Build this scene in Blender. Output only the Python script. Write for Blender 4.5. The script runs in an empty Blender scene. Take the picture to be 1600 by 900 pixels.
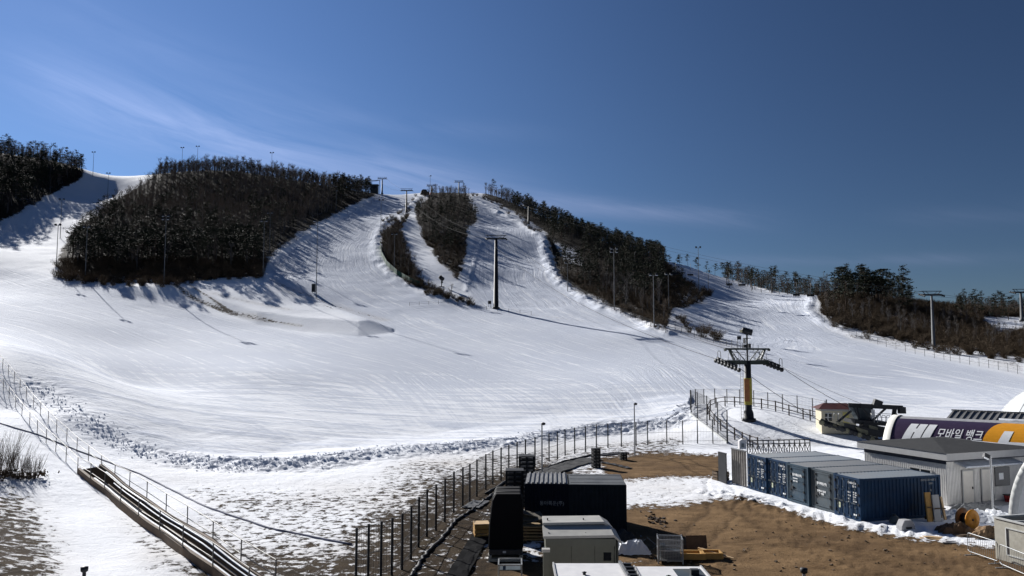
import bpy, bmesh, math, random
import numpy as np
from mathutils import Vector, Matrix, Euler

random.seed(7)
rng = np.random.default_rng(11)
SC = bpy.context.scene
COL = SC.collection
R = math.radians

# ---------------------------------------------------------------- camera, sky, sun, exposure
CAM_Z = 10.5
FPX = 1232.0                      # focal length in pixels of the 1600 px wide photograph
PITCH = math.atan(98.0 / FPX)
cam_d = bpy.data.cameras.new('camera')
cam = bpy.data.objects.new('camera', cam_d)
COL.objects.link(cam)
cam.location = (0, 0, CAM_Z)
cam.rotation_euler = (math.pi / 2 + PITCH, 0, 0)
cam_d.sensor_width = 36.0
cam_d.lens = FPX / 1600.0 * 36.0
cam_d.clip_start = 0.5
cam_d.clip_end = 20000
SC.camera = cam

SUN_AZ = R(37.0)                  # left of straight ahead
SUN_EL = R(26.5)
SUN_DIR = Vector((-math.sin(SUN_AZ) * math.cos(SUN_EL), math.cos(SUN_AZ) * math.cos(SUN_EL), math.sin(SUN_EL)))
sun_d = bpy.data.lights.new('sun', 'SUN')
sun_d.energy = 5.0
sun_d.angle = R(0.53)
sun_d.color = (1.0, 0.975, 0.94)
sun = bpy.data.objects.new('sun', sun_d)
COL.objects.link(sun)
sun.rotation_euler = (-SUN_DIR).to_track_quat('-Z', 'Y').to_euler()
sun.location = (0, 0, 200)

world = bpy.data.worlds.new('World')
SC.world = world
world.use_nodes = True
wn, wl = world.node_tree.nodes, world.node_tree.links
wn.clear()
w_out = wn.new('ShaderNodeOutputWorld')
w_bg = wn.new('ShaderNodeBackground')
w_sky = wn.new('ShaderNodeTexSky')
w_sky.sky_type = 'NISHITA'
w_sky.sun_disc = False
w_sky.sun_elevation = SUN_EL
w_sky.sun_rotation = -SUN_AZ
w_sky.altitude = 1500
w_sky.air_density = 1.0
w_sky.dust_density = 0.1
w_sky.ozone_density = 4.5
w_bg.inputs['Strength'].default_value = 0.05
# thin streaks of cirrus, a function of the direction in the sky only
w_tc = wn.new('ShaderNodeTexCoord')
w_sep = wn.new('ShaderNodeSeparateXYZ')
wl.new(w_tc.outputs['Generated'], w_sep.inputs[0])
def wmath(op, a, b=None, c=None):
    n = wn.new('ShaderNodeMath'); n.operation = op
    for i, v in enumerate((a, b, c)):
        if v is None: continue
        if isinstance(v, (int, float)): n.inputs[i].default_value = v
        else: wl.new(v, n.inputs[i])
    return n.outputs[0]
w_zs = wmath('MAXIMUM', w_sep.outputs['Z'], 0.03)
w_u = wmath('DIVIDE', w_sep.outputs['X'], w_sep.outputs['Y'])
# bands of cloud: each one a soft ridge along a tilted line in the sky
def band(u0, u1, z0, slope, width, gain):
    zc = wmath('ADD', wmath('MULTIPLY', w_u, slope), z0)
    d = wmath('DIVIDE', wmath('SUBTRACT', w_sep.outputs['Z'], zc), width)
    g = wmath('POWER', 2.718, wmath('MULTIPLY', wmath('MULTIPLY', d, d), -1.0))
    m = wn.new('ShaderNodeMapRange'); m.interpolation_type = 'SMOOTHERSTEP'
    wl.new(w_u, m.inputs[0]); m.inputs[1].default_value = u0 - 0.12; m.inputs[2].default_value = u0 + 0.12
    m2 = wn.new('ShaderNodeMapRange'); m2.interpolation_type = 'SMOOTHERSTEP'
    wl.new(w_u, m2.inputs[0]); m2.inputs[1].default_value = u1 + 0.15; m2.inputs[2].default_value = u1 - 0.15
    return wmath('MULTIPLY', wmath('MULTIPLY', wmath('MULTIPLY', g, m.outputs[0]), m2.outputs[0]), gain)
w_comb = wn.new('ShaderNodeCombineXYZ')
wl.new(wmath('MULTIPLY', w_u, 3.0), w_comb.inputs[0])
wl.new(wmath('ADD', wmath('MULTIPLY', w_sep.outputs['Z'], 26.0), wmath('MULTIPLY', w_u, 5.0)), w_comb.inputs[1])
w_no = wn.new('ShaderNodeTexNoise')
w_no.inputs['Scale'].default_value = 1.3
w_no.inputs['Detail'].default_value = 7
w_no.inputs['Roughness'].default_value = 0.6
w_no.inputs['Distortion'].default_value = 0.6
wl.new(w_comb.outputs[0], w_no.inputs['Vector'])
w_mr = wn.new('ShaderNodeMapRange')
wl.new(w_no.outputs[0], w_mr.inputs[0])
w_mr.inputs[1].default_value = 0.30; w_mr.inputs[2].default_value = 0.72
bands = None
for b in ((-0.62, 0.0, 0.190, -0.150, 0.034, 0.60), (-0.62, -0.25, 0.262, -0.16, 0.024, 0.10), (-0.08, 0.30, 0.190, -0.10, 0.012, 0.62),
          (0.25, 0.62, 0.118, -0.03, 0.007, 0.34), (0.5, 0.75, 0.165, -0.03, 0.012, 0.15), (-0.4, 0.0, 0.27, -0.05, 0.012, 0.14)):
    o = band(*b)
    bands = o if bands is None else wmath('ADD', bands, o)
w_cl = wmath('MULTIPLY', bands, w_mr.outputs[0])
w_mix = wn.new('ShaderNodeMix'); w_mix.data_type = 'RGBA'; w_mix.blend_type = 'MIX'
wl.new(w_cl, w_mix.inputs['Factor'])
wl.new(w_sky.outputs[0], w_mix.inputs['A'])
w_mix.inputs['B'].default_value = (7.0, 8.2, 11.5, 1)
w_tint = wn.new('ShaderNodeMix'); w_tint.data_type = 'RGBA'; w_tint.blend_type = 'MULTIPLY'; w_tint.inputs['Factor'].default_value = 1
wl.new(w_mix.outputs['Result'], w_tint.inputs['A']); w_dot = wn.new('ShaderNodeVectorMath'); w_dot.operation = 'DOT_PRODUCT'
wl.new(w_tc.outputs['Generated'], w_dot.inputs[0]); w_dot.inputs[1].default_value = SUN_DIR
w_f = wmath('MULTIPLY_ADD', wmath('POWER', wmath('MAXIMUM', w_dot.outputs['Value'], 0.0), 4.0), 0.70, 0.40)   # the sky darkens away from the sun
w_col = wn.new('ShaderNodeCombineXYZ')
for _i, _k in enumerate((0.90, 0.97, 1.12)): wl.new(wmath('MULTIPLY', w_f, _k), w_col.inputs[_i])
wl.new(w_col.outputs[0], w_tint.inputs['B'])
wl.new(w_tint.outputs['Result'], w_bg.inputs['Color'])
wl.new(w_bg.outputs[0], w_out.inputs[0])

SC.view_settings.view_transform = 'Standard'
SC.view_settings.look = 'None'
SC.view_settings.exposure = 0.66
SC.view_settings.gamma = 1
SC.view_settings.use_curve_mapping = False
SC.render.engine = 'CYCLES'
SC.cycles.max_bounces = 5
SC.cycles.diffuse_bounces = 3
SC.cycles.use_denoising = True

# ---------------------------------------------------------------- photo geometry helpers
_s, _c = math.sin(PITCH), math.cos(PITCH)
def ray(px, py):
    a = (px - 800.0) / FPX; b = (450.0 - py) / FPX
    return a, _c - b * _s, _s + b * _c
def P(px, py, D):
    """World point seen at pixel (px, py) of the photograph at D metres ahead."""
    a, f, h = ray(px, py)
    t = D / f
    return Vector((a * t, D, CAM_Z + h * t))
def proj(x, y, z):
    h = z - CAM_Z
    f = y * _c + h * _s
    up = -y * _s + h * _c
    return 800 + FPX * x / f, 450 - FPX * up / f

# value noise
def _hash(ix, iy, seed):
    h = (ix.astype(np.int64) * 374761393 + iy.astype(np.int64) * 668265263 + seed * 974634777) & 0x7fffffff
    h = ((h ^ (h >> 13)) * 1274126177) & 0x7fffffff
    return ((h ^ (h >> 16)) & 0xffff) / 65535.0
def vnoise(x, y, seed=0):
    ix = np.floor(x); iy = np.floor(y)
    fx = x - ix; fy = y - iy
    fx = fx * fx * (3 - 2 * fx); fy = fy * fy * (3 - 2 * fy)
    a = _hash(ix, iy, seed); b = _hash(ix + 1, iy, seed)
    c = _hash(ix, iy + 1, seed); d = _hash(ix + 1, iy + 1, seed)
    return (a * (1 - fx) + b * fx) * (1 - fy) + (c * (1 - fx) + d * fx) * fy
def fbm(x, y, seed=0, oct=4):
    v = 0; a = 0.5; t = 0
    for i in range(oct):
        v = v + a * vnoise(x, y, seed + i * 17); t += a
        x = x * 2.03 + 11.3; y = y * 2.03 + 4.7; a *= 0.5
    return v / t

# ---------------------------------------------------------------- terrain: control points (photo pixel, metres ahead)
CP = [(180,690,78),(400,735,68),(600,716,76),(820,694,89),(1060,662,102),(1060,694,88.6),
 (0,575,95),(0,640,84),(100,650,80),(0,700,66),(0,780,50),(0,870,36),(100,560,110),(30,540,115),(-150,600,85),(-150,750,50),
 (1170,657,96),(1105,648,102),(1250,658,97),(1262,704,84),(1300,690,88),(1345,692,87),(1190,700,86),
 (400,680,86),(400,640,100),(400,580,125),(400,540,155),(600,650,102),(800,640,110),(600,600,125),(600,540,162),(800,600,128),(800,540,168),
 (1000,600,125),(1000,540,168),(1000,512,190),(775,482,220),(600,500,195),(495,465,215),(300,500,185),(430,500,190),(200,600,115),(200,540,150),
 (255,445,220),(100,440,215),(0,420,235),(0,470,185),(0,520,140),(100,500,165),(-200,500,150),(-200,430,215),
 (90,430,225),(420,437,224),(250,437,224),
 (0,400,250),(60,380,285),(100,330,360),(150,300,430),(180,279,480),(230,276,480),(-100,440,225),
 (0,268,390),(120,266,440),(0,350,312),(0,302,345),(40,300,380),(-60,262,345),(-120,252,335),(-200,250,330),(-300,240,330),(-300,330,250),(-60,342,298),(-120,345,285),
 (300,350,320),(200,350,320),(350,268,430),(255,275,440),(450,282,430),(560,300,430),(450,360,310),(400,400,260),(250,400,265),(130,400,260),
 (420,418,248),(480,380,295),(560,335,370),(600,310,430),(640,304,470),(660,301,480),
 (560,420,262),(600,400,280),(590,360,330),(640,450,240),(700,462,232),
 (690,400,285),(650,340,350),(720,420,265),(690,310,440),(735,304,465),
 (760,350,380),(800,400,310),(800,440,262),(850,370,345),(830,340,400),(870,430,272),(900,480,222),(940,490,212),
 (760,302,470),(840,337,430),(920,372,390),(1000,402,340),(1060,432,300),(1108,465,265),
 (960,450,260),(1040,480,225),(1040,512,186),(920,420,300),
 (1050,413,400),(1100,426,380),(1150,441,350),(1200,457,320),(1240,460,310),(1280,461,300),
 (1150,470,280),(1200,500,230),(1100,520,195),(1200,540,175),(1300,560,160),(1300,500,230),
 (1290,502,228),(1350,520,212),(1450,545,190),(1600,575,160),(1350,476,260),(1500,505,250),(1600,505,260),(1750,590,150),(1750,500,260),
 (1400,600,135),(1500,640,110),(1600,640,110),(1350,640,108),(1750,640,110),
 (1200,463,450),(1350,484,400),(1500,488,400),(1650,488,400)]
pts = [tuple(P(*c)) for c in CP]
def W(px, D, z): pts.append(((px - 800) / FPX * D, D, z))
for D in (13, 20, 30, 40, 50, 60, 70):
    for px in (420, 650, 800, 1000, 1200, 1450, 1700): W(px, D, 0)
for px in (900, 1000, 1200, 1350, 1450, 1700): W(px, 80, 0)
for px in (700, 560): W(px, 78, 0.0)
for px in (150, 300): W(px, 40, 0.5); W(px, 52, 0.5); W(px, 25, 0.6)
W(250, 62, 0.5); W(-200, 25, 1.0); W(2200, 40, 0); W(2200, 100, 3); W(-700, 40, 1.5); W(-700, 120, 18); W(-700, 300, 60); W(2200, 250, 20)
W(100, 700, 112); W(-200, 700, 110); W(400, 650, 98); W(640, 650, 96); W(700, 600, 98); W(840, 600, 70); W(1000, 520, 46); W(1120, 560, 45)
W(1300, 750, 48); W(1600, 750, 42); W(300, 540, 108); W(560, 540, 100); W(2000, 600, 40); W(-700, 800, 100)
for px in (-600, 0, 400, 800, 1200, 1600, 2200): W(px, 2500, 30)
pts = np.array(pts)
PU = np.stack([pts[:, 0] / pts[:, 1], np.log(pts[:, 1])], 1)
def _tps_fit(uv, val, smooth=2e-4):
    n = len(uv)
    d2 = ((uv[:, None] - uv[None]) ** 2).sum(-1)
    K = 0.5 * d2 * np.log(d2 + 1e-12) + np.eye(n) * smooth
    Q = np.concatenate([np.ones((n, 1)), uv], 1)
    A = np.block([[K, Q], [Q.T, np.zeros((3, 3))]])
    return np.linalg.solve(A, np.concatenate([val, np.zeros(3)]))
def _tps_eval(uv, w, cuv):
    out = np.empty(len(uv))
    for i in range(0, len(uv), 20000):
        q = uv[i:i + 20000]
        d2 = ((q[:, None] - cuv[None]) ** 2).sum(-1)
        out[i:i + 20000] = (0.5 * d2 * np.log(d2 + 1e-12)) @ w[:-3] + w[-3] + q @ w[-2:]
    return out
_scale = 1.0 / (6.0 + pts[:, 1] * 0.12)          # fit a flattened height so that near ground stays tight
TW = _tps_fit(PU, pts[:, 2] * _scale)
def base_h(x, y):
    x = np.atleast_1d(np.asarray(x, float)); y = np.atleast_1d(np.asarray(y, float))
    yy = np.maximum(y, 8.0)
    z = _tps_eval(np.stack([x / yy, np.log(yy)], 1), TW, PU) * (6.0 + yy * 0.12)
    # the yard is level
    k = np.clip((yy - 60) / 25, 0, 1)
    lo = np.where((x / yy > -0.32) & (yy < 86), 0.0, -2.0)
    z = np.where(z < 0.35, np.maximum(z * 0.25, -0.05), z - 0.2625 * np.exp(-(z - 0.35) / 0.8))
    return z
def _hit(fn, px, py, d0=14.0, d1=900.0, n=1400):
    D = np.exp(np.linspace(math.log(d0), math.log(d1), n))
    a, f, h = ray(px, py)
    t = D / f
    g = CAM_Z + h * t - fn(a * t, D)
    k = np.where((g[1:] <= 0) & (g[:-1] > 0))[0]
    if len(k) == 0: return None
    k = k[0]
    w = g[k] / (g[k] - g[k + 1])
    d = D[k] + (D[k + 1] - D[k]) * w
    return Vector((a * d / f, d, CAM_Z + h * d / f))
def base_hit(px, py): return _hit(base_h, px, py)

def dense(poly, n=12):
    out = []
    for (x0, y0), (x1, y1) in zip(poly[:-1], poly[1:]):
        for i in range(n): out.append((x0 + (x1 - x0) * i / n, y0 + (y1 - y0) * i / n))
    out.append(poly[-1])
    return out
def world_line(poly, n=8):
    l = [base_hit(*p) for p in dense(poly, n)]
    return [p for p in l if p is not None]
def seg_dist(x, y, line):
    d = np.full(x.shape, 1e9)
    for p, q in zip(line[:-1], line[1:]):
        ex, ey = q[0] - p[0], q[1] - p[1]
        L = ex * ex + ey * ey + 1e-9
        t = np.clip(((x - p[0]) * ex + (y - p[1]) * ey) / L, 0, 1)
        d = np.minimum(d, np.hypot(x - p[0] - t * ex, y - p[1] - t * ey))
    return d
def inside(px, py, poly):
    r = np.zeros(px.shape, bool)
    n = len(poly)
    for i in range(n):
        x0, y0 = poly[i]; x1, y1 = poly[(i + 1) % n]
        if y0 == y1: continue
        c = ((y0 > py) != (y1 > py)) & (px < (x1 - x0) * (py - y0) / (y1 - y0) + x0)
        r ^= c
    return r
def sdist(px, py, poly):
    """signed distance to an outline, positive inside"""
    d = np.full(px.shape, 1e9)
    n = len(poly)
    for i in range(n):
        x0, y0 = poly[i]; x1, y1 = poly[(i + 1) % n]
        ex, ey = x1 - x0, y1 - y0
        t = np.clip(((px - x0) * ex + (py - y0) * ey) / (ex * ex + ey * ey + 1e-9), 0, 1)
        d = np.minimum(d, np.hypot(px - x0 - t * ex, py - y0 - t * ey))
    return np.where(inside(px, py, poly), d, -d)

# ploughed banks: (outline in the photo, height, half width, lumpiness)
BANKS = [
 ([(66,594),(100,624),(150,660),(200,697),(260,716),(330,727),(400,731),(470,727),(540,718),(620,708),(720,702),(820,690),(880,680),(960,670),(1040,664),(1075,640)], 0.40, 1.9, 1.0),
 ([(722,306),(742,312),(775,330),(815,350),(848,372),(852,395),(860,420),(880,448),(925,474),(985,498),(1040,520)], 1.25, 1.9, 0.8),
 ([(655,308),(640,322),(610,340),(592,360),(586,385),(592,408),(615,432),(650,452),(700,470)], 0.7, 1.8, 0.6),
 ([(420,415),(450,385),(500,356),(560,326),(590,312)], 0.3, 1.2, 0.3),
 ([(1270,462),(1262,485),(1285,505),(1340,528)], 0.6, 1.5, 0.5),
 ([(752,380),(744,400),(735,430),(728,455)], 0.28, 0.7, 0.8),
 ([(1046,412),(1110,426),(1160,440),(1206,457)], 0.8, 1.8, 0.3),
 ([(1120,772),(1180,783),(1260,806),(1330,822),(1400,832),(1450,834)], 0.16, 1.2, 0.9),
]
BANK_W = [(world_line(p), h, w, l) for p, h, w, l in BANKS]
PAD = [(190,446),(255,443),(300,441),(430,441),(520,480),(612,516),(560,522),(470,514),(400,503),(345,482),(300,462)]
HUMP = base_hit(238, 456)
RIM = BANKS[0][0] + [(1100, 560), (1000, 500), (0, 480), (-100, 540)]
def height(x, y, fine=True):
    x = np.atleast_1d(np.asarray(x, float)); y = np.atleast_1d(np.asarray(y, float))
    z = base_h(x, y)
    for line, h, w, lump in BANK_W:
        xs = [p[0] for p in line]; ys = [p[1] for p in line]; m = w * 6
        k = (x > min(xs) - m) & (x < max(xs) + m) & (y > min(ys) - m) & (y < max(ys) + m)
        if not k.any(): continue
        xx, yy = x[k], y[k]
        d = seg_dist(xx + (fbm(xx * .25, yy * .25, 31, 2) - .5) * w * 1.2, yy + (fbm(xx * .25, yy * .25, 37, 2) - .5) * w * 1.2, line)
        g = np.exp(-(d / w) ** 2)
        n = 0.55 + 0.9 * (fbm(xx / 2.3, yy / 2.3, 3, 3) - 0.15)
        gap = 0.35 + 0.9 * fbm(xx / 7., yy / 7., 13, 2)
        px1, py1 = proj(xx, yy, z[k]); ramp = np.clip((px1 - 60) / 260, .55, 1)
        if line is BANK_W[0][0]:        # the groomed surface ends in a rough ploughed face
            px0, py0 = proj(xx, yy, z[k]); sd = np.where(inside(px0, py0, RIM), 1, -1) * d
            t = np.clip((sd + 4.0) / 5.5, 0, 1)
            face = np.exp(-((sd + 1.2) / 2.6) ** 2)
            z[k] += 0.75 * t * t * (3 - 2 * t) * np.clip(1 - sd / (w * 5), 0, 1) * (.6 + .5 * gap) * np.clip((px1 - 75) / 140, 0, 1)
            z[k] += face * gap * ramp * (0.50 * (fbm(xx / .9, yy / .9, 9, 3) - .45) + 0.20 * (vnoise(xx / .33, yy / .33, 5) - .5))
        else:
            cl = np.abs(fbm(xx / 1.1, yy / 1.1, 9, 3) - 0.5) * 2
            z[k] += h * g * n * gap + lump * 0.6 * np.clip(g * 1.6, 0, 1) * (cl - 0.2) * gap
    # the bench of banked snow left of the main run
    px, py = proj(x, y, z)
    k = (px > 150) & (px < 660) & (py > 420) & (py < 540) & (y < 330)
    if k.any():
        sd = sdist(px[k], py[k], PAD) * y[k] / FPX
        z[k] += np.clip(sd / 1.8 + .3, 0, 1) * (0.15 + 1.5 * np.clip((py[k] - 438) / 70, 0, 1) * np.clip((px[k] - 150) / 150, .3, 1) + 0.1 * np.clip((px[k] - 480) / 110, 0, 1))
    z += 1.5 * np.exp(-(((x - HUMP[0]) / 9) ** 2 + ((y - HUMP[1]) / 7) ** 2))
    if fine:
        near = np.clip((120 - y) / 40, 0, 1)
        z += near * (fbm(x / 1.3, y / 1.3, 41, 3) - .5) * 0.10
        far = np.clip((y - 150) / 100, 0, 1)
        z += far * (fbm(x / 9, y / 9, 43, 3) - .5) * 0.5
    return z
def hit(px, py): return _hit(height, px, py)
def ground(x, y): return float(height(x, y)[0])

# zones of the hillside, outlined where they meet in the photo
F_EDGE = [(-900,430),(-100,415),(0,352),(40,328),(90,300),(130,279),(140,150),(-900,150)]
F_LEFT = [(86,418),(95,385),(122,352),(165,322),(215,292),(238,276),(300,150),(620,150),(604,298),(585,308),(560,318),(500,348),(445,383),(417,410),(412,437),(300,440),(200,440),(130,434),(98,428)]
F_STRIP = [(597,362),(640,333),(628,360),(640,400),(664,440),(700,462),(740,472),(715,474),(655,449),(618,428),(600,408),(593,385)]
F_ISLE = [(652,322),(690,285),(730,300),(748,345),(733,357),(728,400),(716,442),(700,425),(680,402),(660,372),(648,342)]
F_RIGHT = [(735,285),(765,314),(800,330),(850,362),(858,392),(872,430),(902,455),(952,480),(1000,500),(1042,516),(1050,490),(1085,478),(1112,466),(1112,458),(1085,444),(1047,416),(1040,380),(900,200),(760,200)]
F_MOUND = [(1277,455),(1284,490),(1300,506),(1350,521),(1400,534),(1450,542),(1500,547),(1600,562),(1900,610),(1900,350),(1285,350)]
F_BACK = [(1150,440),(1208,457),(1277,457),(1290,350),(1140,350)]
FORESTS = dict(edge=F_EDGE, left=F_LEFT, strip=F_STRIP, isle=F_ISLE, right=F_RIGHT, mound=F_MOUND, back=F_BACK)

def build_terrain():
    u_in = np.linspace(-0.70, 0.70, 820)
    u_l = -0.70 - np.geomspace(0.004, 3.3, 46)[::-1]
    u = np.concatenate([u_l, u_in, -u_l[::-1]])
    D = np.concatenate([np.geomspace(9, 54, 110), np.linspace(54.2, 110, 300), np.geomspace(110.4, 500, 330), np.geomspace(505, 9000, 40)])
    U, DD = np.meshgrid(u, D)
    x = (U * DD).ravel(); y = DD.ravel()
    z = height(x, y)
    px, py = proj(x, y, z)
    mpp = y / FPX
    forest = np.full(x.shape, -1e3)
    for k, poly in FORESTS.items():
        s = sdist(px, py, poly) * mpp
        if k in ('right', 'isle', 'strip'): s = np.where(y > 520, -30, s)
        forest = np.maximum(forest, s)
    back = (y > 500)
    forest = np.where(back & (np.abs(U.ravel()) < 3.9), np.maximum(forest, 3), forest)
    nz = fbm(x / 5, y / 5, 51, 3) - .5
    f = np.clip(forest / 3.0 + nz * 1.2 + 0.5, 0, 1)
    # snow cover, 0 bare .. 1 closed
    cov = np.ones_like(x)
    def zone(poly, val, soft, arr):
        s = sdist(px, py, poly) * mpp
        w = np.clip(s / soft + .5, 0, 1); w = w * w * (3 - 2 * w)
        arr[:] = arr * (1 - w) + val * w
    zone([(-200,745),(30,740),(90,790),(135,870),(160,1000),(-200,1000)], 0.47, 6, cov)
    zone([(150,770),(330,840),(500,1000),(300,1000),(200,900)], 0.525, 5, cov)
    zone([(205,722),(300,736),(420,742),(620,722),(840,700),(1060,690),(1060,712),(900,735),(700,790),(560,830),(330,830),(260,770)], 0.552, 6, cov)
    zone([(640,716),(800,706),(1080,676),(1070,698),(860,712),(680,742),(600,735)], 0.50, 3, cov)
    zone([(330,832),(440,822),(560,822),(640,775),(700,765),(780,745),(860,735),(860,1000),(380,1000)], 0.46, 6, cov)
    zone([(560,850),(640,800),(730,770),(780,800),(770,1000),(520,1000)], 0.44, 5, cov)
    zone([(700,775),(800,735),(900,716),(960,715),(940,740),(800,800),(740,810)], 0.42, 2, cov)
    zone([(870,720),(1130,700),(1140,730),(980,740),(900,745)], 0.60, 3, cov)
    # the sandy yard
    sand = np.zeros_like(x)
    zone([(930,716),(990,706),(1250,706),(1600,780),(2600,800),(2600,1400),(700,1400),(800,900),(900,800)], 1.0, 3, sand)
    zone([(945,722),(1010,712),(1120,716),(1140,745),(1040,748),(960,756)], 0.16, 2, cov)
    zone([(960,752),(1060,744),(1110,752),(1125,775),(1060,790),(960,792)], 0.62, 2, cov)
    zone([(976,795),(1060,793),(1125,780),(1160,776),(1260,806),(1330,823),(1400,838),(1470,845),(2600,1000),(2600,1600),(600,1600),(760,900),(900,850)], 0.10, 2, cov)
    zone([(830,842),(850,830),(870,870),(1000,870),(1040,850),(1130,865),(1140,885),(1000,890),(850,890),(815,880)], 0.52, 1.5, cov)
    zone([(1180,760),(1440,815),(1600,790),(1600,740),(1200,720)], 0.62, 2, cov)
    zone([(1100,690),(1270,700),(1300,690),(1180,672)], 0.60, 2, cov)
    # banks stay white
    for line, h, w, lump in BANK_W[:7]:
        xs = [p[0] for p in line]; ys = [p[1] for p in line]; m = w * 3
        k = (x > min(xs) - m) & (x < max(xs) + m) & (y > min(ys) - m) & (y < max(ys) + m)
        g = np.exp(-(seg_dist(x[k], y[k], line) / (w * 1.1)) ** 2)
        cov[k] = np.maximum(cov[k], np.clip(g * 1.6, 0, 1) * 0.95)
    # dirt tracks over the bench, plus a painted shadow line by the tallest tower
    for poly, w, v in (([(255,443),(300,466),(355,488),(420,505)], 1.6, 0.56), ([(288,446),(330,470),(365,492)], 0.5, 0.42), ([(430,446),(500,472),(560,495),(590,506)], .8, 0.54), ([(262,448),(310,470),(350,487),(400,502),(470,513)], .8, 0.50), ([(330,462),(390,478),(450,492)], 1.6, .60), ([(425,437),(440,446),(520,476),(600,500)], 2.4, .60), ([(440,455),(480,472),(520,490)], 2.0, 0.62),
                       ([(100,434),(180,440),(255,444)], 3.0, 0.55), ([(800,488),(900,500),(1000,512),(1080,524)], .4, .56)):  # the last thin line is the tower and cable shadow, painted into the cover
        line = world_line(poly, 4)
        d = seg_dist(x, y, line)
        g = np.exp(-(d / w) ** 2)
        cov = cov * (1 - g) + v * g
    zone([(1285,512),(1350,525),(1450,546),(1600,566),(1600,590),(1450,556),(1330,532)], 0.66, 2, cov)
    zone([(1050,492),(1050,520),(1130,545),(1170,545),(1120,528),(1080,515)], 0.62, 2, cov)
    cov = np.where(back, 0.5, cov)
    cov = cov * (1 - f) + f * (0.30 + 0.12 * (nz > 0.1))
    zone([(865,378),(905,395),(912,418),(880,405)], 0.75, 3, cov)
    zone([(1085,446),(1110,462),(1080,475),(1050,470)], 0.6, 3, cov)
    zone([(1385,488),(1480,500),(1480,512),(1400,505)], 0.6, 3, cov)
    zone([(1540,497),(1640,497),(1640,522),(1560,518)], 0.9, 3, cov)
    # wheel tracks across the sandy yard
    rut = np.zeros_like(x)
    for poly in ([(1010,900),(1080,850),(1130,800),(1120,745),(1060,718)], [(1060,905),(1160,850),(1260,840),(1400,860),(1560,905)], [(1120,770),(1220,830),(1330,870),(1440,905)]):
        line = world_line(poly, 5); k = (y < 85) & (x > -2) & (y > 28)
        d = seg_dist(x[k] + (fbm(x[k] * .3, y[k] * .3, 61, 2) - .5) * 1.2, y[k], line)
        rut[k] = np.maximum(rut[k], np.exp(-((d - .85) / .20) ** 2))
    z -= rut * .05
    # lines the groomer left: fit a field that is constant along each of them
    ISO = [(0, [(-60,470),(100,500),(250,560),(330,600)]), (14, [(0,440),(150,480),(320,530),(470,580),(560,605)]),
           (26, [(20,415),(90,440),(200,465),(330,500),(480,540),(640,580)]), (60, [(420,440),(500,478),(600,518),(760,570),(900,610)]),
           (60, [(590,318),(530,350),(470,382),(430,415)]), (72, [(620,305),(580,345),(530,385),(520,420),(560,460),(660,510),(820,560),(960,600)]),
           (84, [(645,305),(595,345),(578,385),(590,420),(640,455),(720,490),(860,535),(1000,575)]),
           (100, [(726,310),(742,350),(742,400),(740,450),(770,485),(900,530),(1050,570)]), (116, [(735,310),(790,350),(815,400),(830,450),(900,495),(1020,540)]),
           (130, [(740,308),(845,372),(868,430),(930,476),(1040,518),(1110,545)]),
           (160, [(1052,415),(1120,450),(1180,480),(1230,510),(1300,545),(1450,580),(1600,610)]), (180, [(1270,465),(1268,485),(1310,515),(1420,548),(1600,590)]),
           (150, [(1100,500),(1150,540),(1250,580),(1400,620),(1600,650)])]
    cu, cv_ = [], []
    for v, poly in ISO:
        for p in dense(poly, 2):
            q = base_hit(*p)
            if q is not None: cu.append((q.x / q.y, math.log(q.y))); cv_.append(v)
    cu = np.array(cu); lw = _tps_fit(cu, np.array(cv_, float), 1e-3)
    inr = (y > 60) & (y < 700)
    lat = np.zeros_like(x)
    lat[inr] = _tps_eval(np.stack([x[inr] / y[inr], np.log(y[inr])], 1), lw, cu)
    # groomed amount
    groom = np.zeros_like(x)
    zone([(-400,440),(0,418),(80,428),(200,448),(330,492),(480,522),(620,522),(520,480),(420,440),(425,410),(590,305),(655,302),(590,360),(590,400),(650,455),(740,480),(725,440),(745,350),(726,305),(850,372),(880,440),(1040,522),(1060,500),(1110,470),(1050,412),(1210,457),(1280,460),(1265,485),(1330,530),(1600,590),(1900,640),(1900,720),(1420,640),(1280,640),(1090,610),(1070,650),(820,686),(600,704),(400,722),(220,700),(100,610),(0,540),(-400,540)], 1.0, 2, groom)
    groom = groom * (1 - f)
    n_r, n_c = len(D), len(u)
    idx = np.arange(n_r * n_c).reshape(n_r, n_c)
    quads = np.stack([idx[:-1, :-1], idx[:-1, 1:], idx[1:, 1:], idx[1:, :-1]], -1).reshape(-1, 4)
    fq = f[quads].mean(1); yq = y[quads].mean(1); gq = groom[quads].mean(1)
    zone_id = np.where(fq > 0.5, 2, np.where((gq > 0.5) | (yq > 108), 1, 0))
    mat = terrain_material()
    for zid, nm, lb in ((0, 'ground', 'sandy yard and patchy snow in front of the pistes'), (1, 'ski_slope', 'groomed white snow slope rising to the ridge'), (2, 'hillside', 'wooded hillside with leaf litter and thin snow')):
        q = quads[zone_id == zid]
        used, inv = np.unique(q, return_inverse=True)
        q = inv.reshape(-1, 4)
        me = bpy.data.meshes.new(nm)
        me.vertices.add(len(used)); me.loops.add(q.size); me.polygons.add(len(q))
        me.vertices.foreach_set('co', np.stack([x[used], y[used], z[used]], 1).ravel())
        me.loops.foreach_set('vertex_index', q.ravel().astype(np.int32))
        me.polygons.foreach_set('loop_start', np.arange(0, q.size, 4, dtype=np.int32))
        me.polygons.foreach_set('use_smooth', np.ones(len(q), bool))
        me.update(calc_edges=True)
        for an, arr in (('cover', cov), ('sand', sand), ('groom', groom), ('wood', f), ('lat', lat), ('rut', rut)):
            at = me.attributes.new(an, 'FLOAT', 'POINT')
            at.data.foreach_set('value', arr[used].astype(np.float32))
        me.materials.append(mat)
        o = bpy.data.objects.new(nm, me); COL.objects.link(o)
        o['kind'] = 'structure'; o['label'] = lb
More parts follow.
